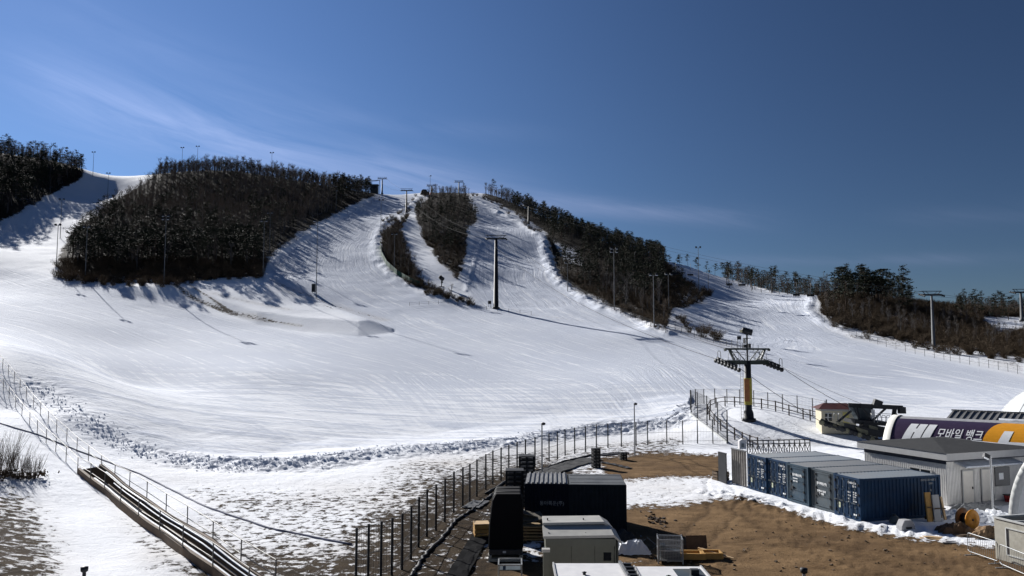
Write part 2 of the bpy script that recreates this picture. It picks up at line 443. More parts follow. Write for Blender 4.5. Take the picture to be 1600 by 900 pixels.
    # the land behind and beside the viewpoint
    bm = bmesh.new()
    for a in ((-9000, -4000, 9000, 9.02), (-9000, 9.02, -36.2, 40), (36.2, 9.02, 9000, 40)):
        vs = [bm.verts.new(p) for p in ((a[0], a[1], -.25), (a[2], a[1], -.25), (a[2], a[3], -.25), (a[0], a[3], -.25))]
        bm.faces.new(vs)
    me = bpy.data.meshes.new('land'); bm.to_mesh(me); bm.free(); me.materials.append(mat)
    o = bpy.data.objects.new('land', me); COL.objects.link(o); o['kind'] = 'structure'

# ---------------------------------------------------------------- materials
class NT:
    """small helper round a material's node tree"""
    def __init__(s, name):
        s.m = bpy.data.materials.new(name); s.m.use_nodes = True
        s.t = s.m.node_tree; s.n = s.t.nodes; s.l = s.t.links
        s.b = s.n['Principled BSDF']
        s.b.inputs['Specular IOR Level'].default_value = 0.3
    def set(s, i, v):
        if hasattr(v, 'links') or isinstance(v, bpy.types.NodeSocket): s.l.new(v, i)
        elif isinstance(v, (tuple, list)) and len(v) == 3 and i.type == 'RGBA': i.default_value = (*v, 1)
        else: i.default_value = v
    def attr(s, nm):
        a = s.n.new('ShaderNodeAttribute'); a.attribute_name = nm; return a.outputs['Fac']
    def pos(s): return s.n.new('ShaderNodeNewGeometry').outputs['Position']
    def obj(s): return s.n.new('ShaderNodeTexCoord').outputs['Object']
    def math(s, op, a, b=None, c=None, clamp=False):
        n = s.n.new('ShaderNodeMath'); n.operation = op; n.use_clamp = clamp
        for i, v in enumerate((a, b, c)):
            if v is not None: s.set(n.inputs[i], v)
        return n.outputs[0]
    def noise(s, vec, scale, detail=4, rough=.55, dist=0):
        n = s.n.new('ShaderNodeTexNoise'); s.l.new(vec, n.inputs['Vector'])
        n.inputs['Scale'].default_value = scale; n.inputs['Detail'].default_value = detail
        n.inputs['Roughness'].default_value = rough; n.inputs['Distortion'].default_value = dist
        return n.outputs[0]
    def map(s, v, a, b, c=0., d=1., smooth=False):
        n = s.n.new('ShaderNodeMapRange'); s.set(n.inputs[0], v)
        if smooth: n.interpolation_type = 'SMOOTHSTEP'
        for i, q in enumerate((a, b, c, d)): s.set(n.inputs[i + 1], q)
        return n.outputs[0]
    def mix(s, f, a, b):
        n = s.n.new('ShaderNodeMix'); n.data_type = 'RGBA'
        s.set(n.inputs['Factor'], f); s.set(n.inputs['A'], a); s.set(n.inputs['B'], b)
        return n.outputs['Result']
    def comb(s, x, y, z):
        n = s.n.new('ShaderNodeCombineXYZ')
        for i, v in enumerate((x, y, z)): s.set(n.inputs[i], v)
        return n.outputs[0]
    def sep(s, v):
        n = s.n.new('ShaderNodeSeparateXYZ'); s.l.new(v, n.inputs[0]); return n.outputs
    def bump(s, h, strength=.5, dist=.1):
        n = s.n.new('ShaderNodeBump'); s.l.new(h, n.inputs['Height'])
        s.set(n.inputs['Strength'], strength); n.inputs['Distance'].default_value = dist
        s.l.new(n.outputs[0], s.b.inputs['Normal'])

def terrain_material():
    t = NT('snow_and_soil')
    p = t.pos(); sx = t.sep(p)
    cov, sand, groom, wood, lat = (t.attr(k) for k in ('cover', 'sand', 'groom', 'wood', 'lat'))
    # snow cover broken up by clumps at several sizes, stretched with the tussocks
    pv = t.comb(t.math('MULTIPLY', sx[0], .75), t.math('MULTIPLY', sx[1], .75), sx[2])
    n1 = t.noise(pv, 2.0, 9, .74, .3)
    n2 = t.noise(p, .09, 4, .5)
    nn = t.math('ADD', t.math('MULTIPLY', n1, .95), t.math('MULTIPLY', n2, .22))
    edge = t.math('SUBTRACT', t.math('ADD', t.math('MULTIPLY', cov, .9), nn), 1.06)
    snow = t.map(edge, -.025, .035, 0, 1, True)
    # soil colours
    g1 = t.noise(p, 1.6, 6, .65)
    g2 = t.noise(p, .22, 4, .6)
    grass = t.mix(t.map(g1, .35, .7), (.011, .008, .005), (.058, .038, .021))
    grass = t.mix(t.map(g2, .45, .7), grass, (.075, .056, .034))
    s1 = t.noise(t.comb(t.math('MULTIPLY', sx[0], .5), sx[1], sx[2]), .7, 8, .7)
    sandc = t.mix(t.map(s1, .32, .66), (.098, .059, .029), (.238, .152, .079))
    sandc = t.mix(t.map(t.noise(p, .12, 5, .6), .48, .68), sandc, (.10, .062, .034))
    rut = t.attr('rut')
    sandc = t.mix(t.math('MULTIPLY', rut, t.map(t.noise(p, 3.0, 3), .3, .6, .3, .8)), sandc, (.062, .038, .020))
    soil = t.mix(sand, grass, sandc)
    litter = t.mix(t.map(g1, .3, .75), (.010, .008, .006), (.032, .023, .016))
    soil = t.mix(wood, soil, litter)
    wet = t.math('MULTIPLY', t.map(edge, -.17, -.03, 0, 1, True), t.math('SUBTRACT', 1.0, wood))
    soil = t.mix(t.math('MULTIPLY', wet, .6), soil, (.030, .019, .011))
    grit = t.noise(p, 14., 3, .8)
    soil = t.mix(t.map(grit, .58, .74, 0, .55), soil, (.26, .20, .14)); soil = t.mix(t.map(grit, .42, .26, 0, .6), soil, (.028, .018, .010))
    # groomed snow: streaks along the run
    sv = t.comb(t.math('MULTIPLY', lat, 1.0), t.math('MULTIPLY', sx[1], .035), t.math('MULTIPLY', sx[0], .035))
    st1 = t.noise(sv, 1.1, 9, .74, .1)
    sv2 = t.comb(t.math('MULTIPLY', sx[0], .07), t.math('MULTIPLY', sx[1], .55), 0.)
    st2 = t.noise(sv2, 1.0, 9, .74, .5)
    low = t.map(sx[1], 95., 150., 0., 1., True)
    streak = t.math('ADD', t.math('MULTIPLY', st1, t.math('ADD', t.math('MULTIPLY', low, .8), .2)), t.math('MULTIPLY', st2, t.math('SUBTRACT', .8, t.math('MULTIPLY', low, .6))))
    worn = t.math('MULTIPLY', t.map(streak, .47, .56, 0, 1, True), groom)
    sn = t.mix(worn, (.87, .89, .93), (.61, .65, .735))
    fine = t.noise(p, 3.2, 5, .7)
    sn = t.mix(t.map(t.noise(p, .06, 3), .4, .7, 0, .35), sn, (.76, .79, .84))
    dirty = t.math('MULTIPLY', t.math('SUBTRACT', 1.0, t.map(cov, .45, .9)), t.map(n2, .3, .7))
    sn = t.mix(t.math('MULTIPLY', dirty, .55), sn, (.46, .40, .33))
    col = t.mix(snow, soil, sn)
    t.l.new(col, t.b.inputs['Base Color'])
    t.l.new(t.mix(snow, (.95, .95, .95), (.85, .85, .85)), t.b.inputs['Roughness'])
    t.b.inputs['Specular IOR Level'].default_value = .05
    h = t.math('ADD', t.math('MULTIPLY', fine, .25), t.math('MULTIPLY', t.math('MULTIPLY', streak, groom), 2.2))
    rough_sn = t.math('MULTIPLY', t.math('SUBTRACT', 1.0, groom), t.math('ADD', t.math('MULTIPLY', n1, .9), t.math('MULTIPLY', snow, .25)))
    h = t.math('ADD', h, rough_sn)
    t.bump(h, .55, .30)
    return t.m

build_terrain()

# ---------------------------------------------------------------- mesh builder and object helpers
class MB:
    def __init__(s): s.v = []; s.f = []; s.mi = []; s.cur = 0; s.sm = []
    def add(s, vs, fs, smooth=False):
        o = len(s.v); s.v += [tuple(p) for p in vs]
        for f in fs: s.f.append(tuple(i + o for i in f)); s.mi.append(s.cur); s.sm.append(smooth)
        return s
    def box(s, c, d, rot=None):
        x, y, z = d[0] / 2, d[1] / 2, d[2] / 2
        vs = [Vector(p) for p in ((-x,-y,-z),(x,-y,-z),(x,y,-z),(-x,y,-z),(-x,-y,z),(x,-y,z),(x,y,z),(-x,y,z))]
        if rot is not None: vs = [rot @ p for p in vs]
        c = Vector(c)
        return s.add([p + c for p in vs], [(0,3,2,1),(4,5,6,7),(0,1,5,4),(1,2,6,5),(2,3,7,6),(3,0,4,7)])
    def span(s, x0, x1, y0, y1, z0, z1):
        return s.box(((x0+x1)/2,(y0+y1)/2,(z0+z1)/2), (abs(x1-x0),abs(y1-y0),abs(z1-z0)))
    def bar(s, a, b, w, h=None):
        a = Vector(a); b = Vector(b); d = b - a
        q = d.to_track_quat('Y', 'Z').to_matrix()
        return s.box((a + b) / 2, (w, d.length, h or w), q)
    def tube(s, a, b, r, r2=None, n=8, cap=True, smooth=True):
        a = Vector(a); b = Vector(b); r2 = r if r2 is None else r2
        q = (b - a).to_track_quat('Z', 'Y').to_matrix()
        vs = []
        for p, rr in ((a, r), (b, r2)):
            for i in range(n):
                t = 2 * math.pi * i / n
                vs.append(p + q @ Vector((rr * math.cos(t), rr * math.sin(t), 0)))
        s.add(vs, [(i, (i+1) % n, n + (i+1) % n, n + i) for i in range(n)], smooth)
        if cap: s.add(vs, [tuple(range(n-1, -1, -1)), tuple(range(n, 2*n))])
        return s
    def path(s, pts, r, n=6):
        pts = [Vector(p) for p in pts]; vs = []
        for k, p in enumerate(pts):
            d = (pts[min(k+1, len(pts)-1)] - pts[max(k-1, 0)])
            q = d.to_track_quat('Z', 'Y').to_matrix()
            for i in range(n):
                t = 2 * math.pi * i / n
                vs.append(p + q @ Vector((r * math.cos(t), r * math.sin(t), 0)))
        fs = []
        for k in range(len(pts)-1):
            for i in range(n): fs.append((k*n+i, k*n+(i+1) % n, (k+1)*n+(i+1) % n, (k+1)*n+i))
        fs += [tuple(range(n-1, -1, -1)), tuple(range((len(pts)-1)*n, len(pts)*n))]
        return s.add(vs, fs, True)
    def prism(s, poly, axis_to, off=(0,0,0)):
        """polygon (list of 3d points) swept along a vector"""
        a = [Vector(p) for p in poly]; e = Vector(axis_to); n = len(a)
        vs = a + [p + e for p in a]
        return s.add(vs, [tuple(range(n-1,-1,-1)), tuple(range(n, 2*n))] + [(i, (i+1) % n, n+(i+1) % n, n+i) for i in range(n)])
    def lathe(s, prof, c=(0,0,0), q=None, n=16, smooth=True):
        vs = []; c = Vector(c)
        for r, z in prof:
            for i in range(n):
                t = 2*math.pi*i/n; p = Vector((r*math.cos(t), r*math.sin(t), z))
                vs.append(c + (q @ p if q is not None else p))
        fs = []
        for k in range(len(prof)-1):
            for i in range(n): fs.append((k*n+i, k*n+(i+1) % n, (k+1)*n+(i+1) % n, (k+1)*n+i))
        if prof[0][0] > 1e-4: fs.append(tuple(range(n-1,-1,-1)))
        if prof[-1][0] > 1e-4: fs.append(tuple(range((len(prof)-1)*n, len(prof)*n)))
        return s.add(vs, fs, smooth)
    def mesh(s, name, mats):
        me = bpy.data.meshes.new(name)
        me.from_pydata(s.v, [], s.f)
        me.polygons.foreach_set('material_index', np.array(s.mi, np.int32))
        me.polygons.foreach_set('use_smooth', np.array(s.sm, bool))
        for m in (mats if isinstance(mats, (list, tuple)) else [mats]): me.materials.append(m)
        me.update(); return me
    def build(s, name, mats, parent=None, bevel=0):
        o = bpy.data.objects.new(name, s.mesh(name, mats)); COL.objects.link(o)
        if parent is not None: o.parent = parent
        if bevel:
            b = o.modifiers.new('bevel', 'BEVEL'); b.width = bevel; b.segments = 2; b.limit_method = 'ANGLE'
        return o
def thing(name, label, cat, loc=(0,0,0), rz=0., group=None, scale=1.):
    o = bpy.data.objects.new(name, None); COL.objects.link(o)
    o.location = loc; o.rotation_euler = (0, 0, rz); o.scale = (scale,) * 3
    o.empty_display_size = .3
    return tag(o, label, cat, group)
def tag(o, label, cat, group=None, kind=None):
    o['label'] = label; o['category'] = cat
    if group: o['group'] = group
    if kind: o['kind'] = kind
    return o
def copy_tree(o, parent=None, **kw):
    c = o.copy(); COL.objects.link(c)
    if parent is not None: c.parent = parent
    for ch in list(o.children): copy_tree(ch, c)
    return c
def place(o, loc, rz, scale, label=None, group=None):
    o.location = loc; o.rotation_euler = (0, 0, rz); o.scale = (scale,) * 3
    if label: o['label'] = label
    if group: o['group'] = group
    return o

_mats = {}
def mat(name, col, rough=.6, metal=0., var=.25, scale=3., bump=0., spec=.3, coord='obj', dirt=None):
    """painted or raw surface with uneven tone"""
    if name in _mats: return _mats[name]
    t = NT(name); p = t.obj() if coord == 'obj' else t.pos()
    n = t.noise(p, scale, 6, .65)
    lo = tuple(c * (1 - var) for c in col); hi = tuple(min(1, c * (1 + var)) for c in col)
    c = t.mix(t.map(n, .3, .7), lo, hi)
    if dirt:
        d = t.noise(p, scale * .35, 7, .75)
        c = t.mix(t.map(d, .52, .68, 0, .8), c, dirt)
    t.l.new(c, t.b.inputs['Base Color'])
    t.l.new(t.map(n, .2, .8, max(0, rough - .12), min(1, rough + .12)), t.b.inputs['Roughness'])
    t.b.inputs['Metallic'].default_value = metal
    t.b.inputs['Specular IOR Level'].default_value = spec
    if bump: t.bump(n, bump, .02)
    _mats[name] = t.m
    return t.m
M_BARK = mat('pine_bark', (.060, .042, .032), .9, var=.4, scale=2, spec=.1)
M_TWIG = mat('grey_bark', (.135, .125, .120), .9, var=.4, scale=1.5, spec=.1)
M_TWIG2 = mat('brown_twigs', (.095, .072, .056), .9, var=.4, scale=1.5, spec=.1)
def leaf_mat(name, a, b):
    t = NT(name)
    oi = t.n.new('ShaderNodeObjectInfo')
    n = t.noise(t.pos(), .55, 4, .7)
    v = t.math('ADD', t.math('MULTIPLY', n, .8), t.math('MULTIPLY', oi.outputs['Random'], .3))
    t.l.new(t.mix(t.map(v, .35, .8), a, b), t.b.inputs['Base Color'])
    t.b.inputs['Roughness'].default_value = .8
    t.b.inputs['Specular IOR Level'].default_value = .15
    _mats[name] = t.m
    return t.m
M_PINE = leaf_mat('pine_needles', (.012, .018, .011), (.036, .043, .023))
M_BRUSH = leaf_mat('dry_brush', (.052, .036, .021), (.120, .082, .050))

# ---------------------------------------------------------------- trees
def rv(r): return Vector((r.uniform(-1, 1), r.uniform(-1, 1), r.uniform(-1, 1)))
def pine_meshes(seed, h=11., crown0=.45, width=3.0, layers=9, tall=False, n_cl=26):
    """red pine: a bent trunk with limbs that carry flat tufted plates of needles"""
    r = random.Random(seed); tr = MB(); cr = MB()
    pts = []; lean = Vector((r.uniform(-.06, .06), r.uniform(-.06, .06), 0))
    for i in range(6):
        t = i / 5
        pts.append(Vector((math.sin(t * 3 + seed) * .18 * h * .1, math.cos(t * 2.3 + seed) * .1 * h * .1, t * h * .97)) + lean * t * h)
    for i in range(5):
        tr.tube(pts[i], pts[i+1], .16 * (1 - i * .17) * h / 11, .16 * (1 - (i + 1) * .17) * h / 11, 5, False)
    def at(t):
        k = min(4, int(t * 5)); f = t * 5 - k
        return pts[k].lerp(pts[k+1], f)
    for j in range(layers):
        t = crown0 + (1 - crown0) * (j + r.uniform(-.3, .3)) / (layers - 1); t = min(.99, max(.15, t))
        c = at(t); rel = (t - crown0) / (1 - crown0)
        reach = width * ((1 - rel) ** .6 * .85 + .22) if tall else width * (math.sin(min(1, .25 + rel * .85) * math.pi) * .75 + .3)
        for q in range(r.choice((2, 3, 3))):
            a = r.uniform(0, 6.283); L = reach * r.uniform(.45, 1.05)
            tip = c + Vector((math.cos(a) * L, math.sin(a) * L, r.uniform(-.05, .35) * L))
            tr.tube(c, tip, .045 * h / 11, .02, 3, False)
            for w in range(r.choice((1, 2, 2))):
                cc = c.lerp(tip, r.uniform(.55, 1.1)) + rv(r) * .25
                S = r.uniform(.55, 1.05) * width / 3
                for e in range(n_cl // 2):
                    d = Vector((r.gauss(0, .5) * S, r.gauss(0, .5) * S, r.gauss(.1, .2) * S)); m = cc + d
                    u = rv(r).normalized() * r.uniform(.16, .42) * (width / 3); v = rv(r).normalized() * r.uniform(.10, .30) * (width / 3)
                    u.z *= .6
                    cr.add([m - u, m + v, m + u, m - v * .8], [(0, 1, 2, 3)])
    return tr, cr
def bare_meshes(seed, h=8., spread=.35, n1=9, n2=5, thick=.15):
    """leafless tree: forked trunk and fine rising twigs"""
    r = random.Random(seed); tr = MB(); cr = MB()
    top = Vector((r.uniform(-.5, .5), r.uniform(-.5, .5), h * .86))
    mid = top * .5 + Vector((r.uniform(-.3, .3), r.uniform(-.3, .3), 0))
    tr.tube((0, 0, 0), mid, thick * h / 8, thick * .7 * h / 8, 5, False); tr.tube(mid, top, thick * .7 * h / 8, .03, 4, False)
    for i in range(n1):
        t = r.uniform(.25, .98); c = (Vector().lerp(mid, t * 2) if t < .5 else mid.lerp(top, t * 2 - 1))
        a = r.uniform(0, 6.283); L = h * r.uniform(.22, .42) * (1.15 - t * .5)
        d = Vector((math.cos(a) * spread * 1.5, math.sin(a) * spread * 1.5, 1)).normalized() * L
        e = c + d
        tr.tube(c, e, .045 * h / 8, .02, 3, False)
        for k in range(n2):
            s0 = c.lerp(e, r.uniform(.3, 1)); a2 = r.uniform(0, 6.283)
            d2 = Vector((math.cos(a2) * .6, math.sin(a2) * .6, r.uniform(.5, 1.1))).normalized() * L * r.uniform(.3, .6)
            e2 = s0 + d2
            cr.tube(s0, e2, .036, .022, 3, False)
            for w in range(2):
                s3 = s0.lerp(e2, r.uniform(.3, 1)); d3 = (d2.normalized() + rv(r) * .6).normalized() * L * r.uniform(.18, .34)
                cr.tube(s3, s3 + d3, .028, .016, 3, False)
    return tr, cr
def brush_mesh(seed, h=2.2, w=1.6, n=46):
    r = random.Random(seed); cr = MB()
    for i in range(n):
        a = r.uniform(0, 6.283); b = r.uniform(0, .35) * w
        p = Vector((math.cos(a) * b, math.sin(a) * b, -.1)); d = Vector((math.cos(a) * r.uniform(.1, .7), math.sin(a) * r.uniform(.1, .7), 1)) * h * r.uniform(.5, 1)
        cr.tube(p, p + d, .02, .01, 3, False)
        for k in range(3):
            s0 = p + d * r.uniform(.4, .95); cr.tube(s0, s0 + (d.normalized() + rv(r) * .8) * h * .28, .014, .008, 3, False)
        if i % 2 == 0:
            for k in range(4):
                m = p + d * r.uniform(.15, .9) + rv(r) * .25; u = rv(r) * .16; v = rv(r) * .12
                cr.add([m - u, m + v, m + u, m - v], [(0, 1, 2, 3)])
    return cr

def tree_proto(name, tr, cr, m_tr, m_cr, crown_name='crown'):
    r_ = bpy.data.objects.new(name, None); COL.objects.link(r_)
    tr.build('trunk', m_tr, r_); cr.build(crown_name, m_cr, r_)
    return r_
PINES = [pine_meshes(100 + i, 11 + (i % 3), .42 + .1 * (i % 3), 2.7 + .3 * (i % 2), 8 + i % 2, tall=(i % 3 == 2)) for i in range(6)]
PINES_LOW = [pine_meshes(200 + i, 10.5, .18, 3.0, 9, tall=True, n_cl=18) for i in range(4)]
BARES = [bare_meshes(300 + i, 8 + i % 3) for i in range(5)]
BRUSH = [brush_mesh(400 + i, 2.0 + .4 * (i % 2)) for i in range(4)]

class Mass:
    """many far plants merged into one object"""
    def __init__(s): s.v = []; s.f = []; s.n = 0; s.m = []
    def add(s, mb, loc, rz, sc, mi):
        if not hasattr(mb, 'np'): mb.np = np.array(mb.v); mb.fl = [np.array([f for f in mb.f if len(f) == 4])]
        c, sn = math.cos(rz), math.sin(rz)
        q = mb.np @ np.array([[c, sn, 0], [-sn, c, 0], [0, 0, 1]]) * sc + np.array(loc)
        s.v.append(q); s.f.append(mb.fl[0] + s.n); s.n += len(q); s.m.append(np.full(len(mb.fl[0]), mi))
    def build(s, name, mats):
        v = np.concatenate(s.v); f = np.concatenate(s.f); m = np.concatenate(s.m)
        me = bpy.data.meshes.new(name)
        me.vertices.add(len(v)); me.loops.add(f.size); me.polygons.add(len(f))
        me.vertices.foreach_set('co', v.ravel()); me.loops.foreach_set('vertex_index', f.ravel().astype(np.int32))
        me.polygons.foreach_set('loop_start', np.arange(0, f.size, 4, dtype=np.int32))
        me.polygons.foreach_set('material_index', m.astype(np.int32))
        me.update(calc_edges=True)
        for x in mats: me.materials.append(x)
        o = bpy.data.objects.new(name, me); COL.objects.link(o); return o

def scatter(poly_fn, spacing, bounds, seed):
    """jittered positions on the hillside where poly_fn(px, py, x, y) holds"""
    r = np.random.default_rng(seed)
    x0, x1, y0, y1 = bounds
    gx, gy = np.meshgrid(np.arange(x0, x1, spacing), np.arange(y0, y1, spacing))
    x = gx.ravel() + r.uniform(-.48, .48, gx.size) * spacing; y = gy.ravel() + r.uniform(-.48, .48, gx.size) * spacing
    z = height(x, y); px, py = proj(x, y, z)
    k = poly_fn(px, py, x, y)
    return np.stack([x[k], y[k], z[k], px[k], py[k]], 1)
def in_zone(poly, margin=0.):
    def fn(px, py, x, y):
        return (sdist(px, py, poly) * y / FPX > margin) & (y < 560) & (y > 120)
    return fn

def forest():
    pines = []; bares = []; brush = []
    r = random.Random(5)
    def mixed(zone, spacing, bounds, seed, pine_frac, key, margin=1.2):
        for x, y, z, px, py in scatter(in_zone(FORESTS[zone], margin), spacing, bounds, seed):
            f = pine_frac(px, py, x, y)
            if f < 0: continue
            (pines if r.random() < f else bares).append((x, y, z - .15, px, py, key))
    def left_frac(px, py, x, y):
        # pines on the foot and along the run, leafless wood above
        ridge = 262 + max(0, px - 430) * .22
        t = (py - ridge) / max(20, 440 - ridge)
        n = float(vnoise(np.array([x / 26]), np.array([y / 26]), 77)[0])
        if py > 421 and px < 425: return -1
        if px > 520: return .5
        return .9 if t + n * .34 > .88 else (.42 if t + n * .34 > .66 else .07)
    mixed('left', 3.3, (-330, -40, 200, 520), 1, left_frac, 'left', 2.6)
    def edge_frac(px, py, x, y): return .12 if py < 280 else .75 if py < 300 else .5
    mixed('edge', 4.2, (-560, -150, 215, 520), 2, edge_frac, 'edge')
    mixed('isle', 3.5, (-90, -15, 240, 480), 3, lambda px, py, x, y: (.04 if py < 322 else .38 if py < 395 else .05), 'isle', .3)
    mixed('strip', 3.2, (-100, -10, 225, 420), 4, lambda px, py, x, y: .0, 'strip', .4)
    mixed('right', 3.9, (-30, 110, 150, 520), 5, lambda px, py, x, y: (-1 if (865 < px < 912 and 380 < py < 415) or (px > 1038 and (x * 7.3) % 1 < .85) else .12 if px < 800 else .80 if py < 445 + max(0, px - 900) * .15 else .25), 'right')
    mixed('mound', 5.6, (70, 260, 150, 330), 6, lambda px, py, x, y: (-1 if (px > 1535 and 495 < py < 520) or (1425 < px < 1495 and py < 492) else .62 if (py < 482 and 1310 < px) else .04 if py < 500 else .02), 'mound', 1.5)
    for x, y, z, px, py in scatter(lambda px, py, x, y: (x / y > .27) & (y > 300), 6.0, (80, 400, 300, 520), 7):
        if r.random() < .75 and not 1425 < px < 1495: (pines if r.random() < .45 else bares).append((x, y, z - .15, px, py, 'back'))
    # pines that stand alone against the sky
    for px, py in ((-60,262),(-42,262),(-26,262),(-8,262),(14,262),(31,262),(48,262),(64,262),(6,262),(22,262),(40,261),(56,262),(72,263),(86,264),(99,265),(110,267),(119,269),(124,272)):
        p = base_hit(px, 262 + 12)
        if p: pines.append((p.x, p.y, p.z, px, py, 'skyline'))
    for px, py in ((1062,418),(1075,421),(1090,424),(1104,427),(1117,431),(1130,434),(1141,437),(1150,439),(1160,441),(1165,443)):
        p = P(px, py, 405); pines.append((p.x, p.y, ground(p.x, p.y) - .2, px, py, 'ridge'))
    for px in (1308, 1326, 1333, 1340, 1345, 1350, 1354, 1362, 1367, 1376, 1358, 1371, 1383, 1395, 1418, 1500, 1522, 1530, 1556, 1575):
        p = P(px, 475, 268); pines.append((p.x, p.y, ground(p.x, p.y) - .2, px, 475, 'mound'))
    for zone, sp, bnd, seed in (('left', 2.6, (-330, -40, 200, 300), 11), ('isle', 3.0, (-90, -15, 240, 330), 12), ('strip', 2.1, (-100, -10, 225, 420), 13),
                                ('right', 3.6, (-30, 110, 160, 330), 14), ('mound', 2.7, (70, 260, 150, 300), 15)):
        lim = {'left': lambda px, py: (py > 408) & (px < 430), 'isle': lambda px, py: py > 330, 'strip': lambda px, py: py > 0, 'right': lambda px, py: (py > 430) | (px > 1038), 'mound': lambda px, py: py > 0}[zone]
        m = {'strip': 0.2, 'isle': .2}.get(zone, 0.2)
        for x, y, z, px, py in scatter(in_zone(FORESTS[zone], m), sp, bnd, seed):
            if lim(px, py) and not (px > 1535 and 495 < py < 520): brush.append((x, y, z - .1, px, py, zone))
    # rim brush along the edges of the runs
    for poly, n, k in (([(90,432),(130,440),(180,444),(255,446),(300,441)], 60, 'left'), ([(640,442),(680,462),(720,472),(745,476)], 26, 'strip'), ([(1050,495),(1085,520),(1130,535)], 14, 'right'),
                       ([(1300,512),(1360,528),(1450,548),(1530,556),(1590,566)], 30, 'mound'), ([(662,305),(640,325),(620,340),(600,352)], 22, 'strip'),([(735,305),(765,316),(800,332),(848,366)], 20, 'right')):
        d = dense(poly, 20)
        for i in range(n):
            q = d[r.randrange(len(d))]; p = hit(q[0] + r.uniform(-8, 8), q[1] + r.uniform(-5, 3))
            if p: brush.append((p.x, p.y, p.z - .1, q[0], q[1], k))
    zone_words = {'left': 'big wood between the two left pistes', 'edge': 'wood at the far left edge', 'isle': 'tree island between the middle pistes', 'strip': 'brush strip by the green net',
                  'right': 'wood on the ridge right of the middle pistes', 'mound': 'brown mound at the far right', 'back': 'far wood behind the right crest', 'skyline': 'bare skyline at the far left', 'ridge': 'crest of the right hand piste'}
    def label_pine(z, px, py, y):
        if z == 'left': return ('dark pine at the foot of the wooded hill left of the middle piste' if py > 400 else 'dark pine on the wooded hill right beside the middle piste edge' if px > 480 else 'dark pine higher up inside the wooded hill left of the middle piste')
        if z == 'edge': return 'dark pine in the shaded wood at the far left edge'
        if z == 'isle': return 'dark pine in the narrow tree island between the middle pistes'
        if z == 'right': return ('dark pine on the ridge right of the middle pistes, seen against the sky' if py < 400 else 'dark pine low in the wood right of the middle pistes')
        if z == 'mound': return 'wind shaped pine on top of the brown mound at far right'
        if z == 'back': return 'small far pine behind the crest of the right piste'
        if z == 'skyline': return 'tall bare stemmed pine in the skyline row at the far left'
        return 'flat topped pine lining the crest above the right piste'
    def label_bare(z, px, py, y):
        w = {'left': ('leafless grey tree at the foot of the wooded hill left of the middle piste' if py > 380 else 'leafless grey tree on the upper part of the left wooded hill'),
             'edge': 'leafless grey tree in the shaded wood at the far left edge', 'isle': 'leafless brown tree in the narrow island between the middle pistes',
             'strip': 'leafless small tree in the strip behind the green net', 'right': ('leafless grey tree on the skyline right of the summit' if px < 840 else 'leafless brown tree in the wood right of the middle pistes'),
             'mound': 'leafless brown tree on the mound at the far right', 'back': 'leafless small tree behind the crest of the right piste'}
        return w[z]
    def label_brush(z): return {'left': 'dry brown bush along the foot of the left wooded hill', 'isle': 'dry brown bush on the tree island between the pistes', 'strip': 'dry brown bush beside the green safety net',
                                'right': 'dry brown bush low on the right wooded slope', 'mound': 'dry brown bush covering the mound at the far right'}[z]
    # ---- individuals: the ones that show largest; the rest as one far mass of each kind
    def build(lst, n, protos, sizes, name, cat, lab, grp, mass_name, mass_label, mass_parts, mass_mats):
        pri = {'skyline': -400, 'ridge': -200, 'mound': -40, 'right': -30}
        lst.sort(key=lambda t: t[1] + pri.get(t[5], 0) + (-120 if t[5] == 'left' and t[4] > 405 else 0))
        used = set()
        for i, (x, y, z, px, py, key) in enumerate(lst[:n]):
            k = r.randrange(len(protos))
            o = protos[k] if k not in used else copy_tree(protos[k])
            used.add(k)
            place(o, (x, y, z), r.uniform(0, 6.28), sizes(key, px, py) * r.uniform(.8, 1.15), lab(key, px, py, y), grp(key))
            o['category'] = cat
            if key == 'mound' and name == 'pine_tree' and 1300 < px < 1420: o.scale = (o.scale.x * 1.35, o.scale.y * 1.35, o.scale.z * .92)
        for k, pr in enumerate(protos):
            if k not in used:
                for c in list(pr.children): bpy.data.objects.remove(c)
                bpy.data.objects.remove(pr)
        m = Mass()
        for x, y, z, px, py, key in lst[n:]:
            k = r.randrange(len(mass_parts)); s = sizes(key, px, py) * r.uniform(.75, 1.15); rz = r.uniform(0, 6.28)
            for j, mb in enumerate(mass_parts[k]): m.add(mb, (x, y, z), rz, s, j)
        if m.n:
            o = m.build(mass_name, mass_mats); tag(o, mass_label, cat, kind='stuff')
    def s_pine(k, px, py): return {'skyline': .98, 'ridge': .72, 'mound': .98 if 1300 < px < 1420 else .72, 'back': .55 if px > 1400 else .8, 'isle': .60, 'left': .84 if py > 400 else .74, 'edge': 1.0, 'right': .70}.get(k, .8)
    def s_bare(k, px, py): return {'strip': .5, 'mound': .50, 'isle': .55 if py < 380 else .38, 'back': .6 if px > 1400 else .9, 'right': .8 if px < 800 else .35 if px > 1038 else .7}.get(k, .85)
    pp = [tree_proto('pine_tree', tr, cr, M_BARK, M_PINE) for tr, cr in PINES + PINES_LOW]
    build(pines, 290, pp, s_pine, 'pine_tree', 'tree', label_pine, lambda k: 'pines of the ' + zone_words[k], 'pine_forest', 'far dark pines filling the wooded hills', PINES_LOW + PINES[:3], [M_BARK, M_PINE])
    bp = [tree_proto('leafless_tree', tr, cr, M_TWIG, M_TWIG2 if i % 2 else M_TWIG) for i, (tr, cr) in enumerate(BARES)]
    build(bares, 290, bp, s_bare, 'leafless_tree', 'tree', label_bare, lambda k: 'leafless trees of the ' + zone_words[k], 'leafless_forest', 'far leafless grey trees filling the wooded hills', BARES[:4], [M_TWIG, M_TWIG2])
    sp = []
    for b in BRUSH:
        o = b.build('dry_bush', M_BRUSH); sp.append(o)
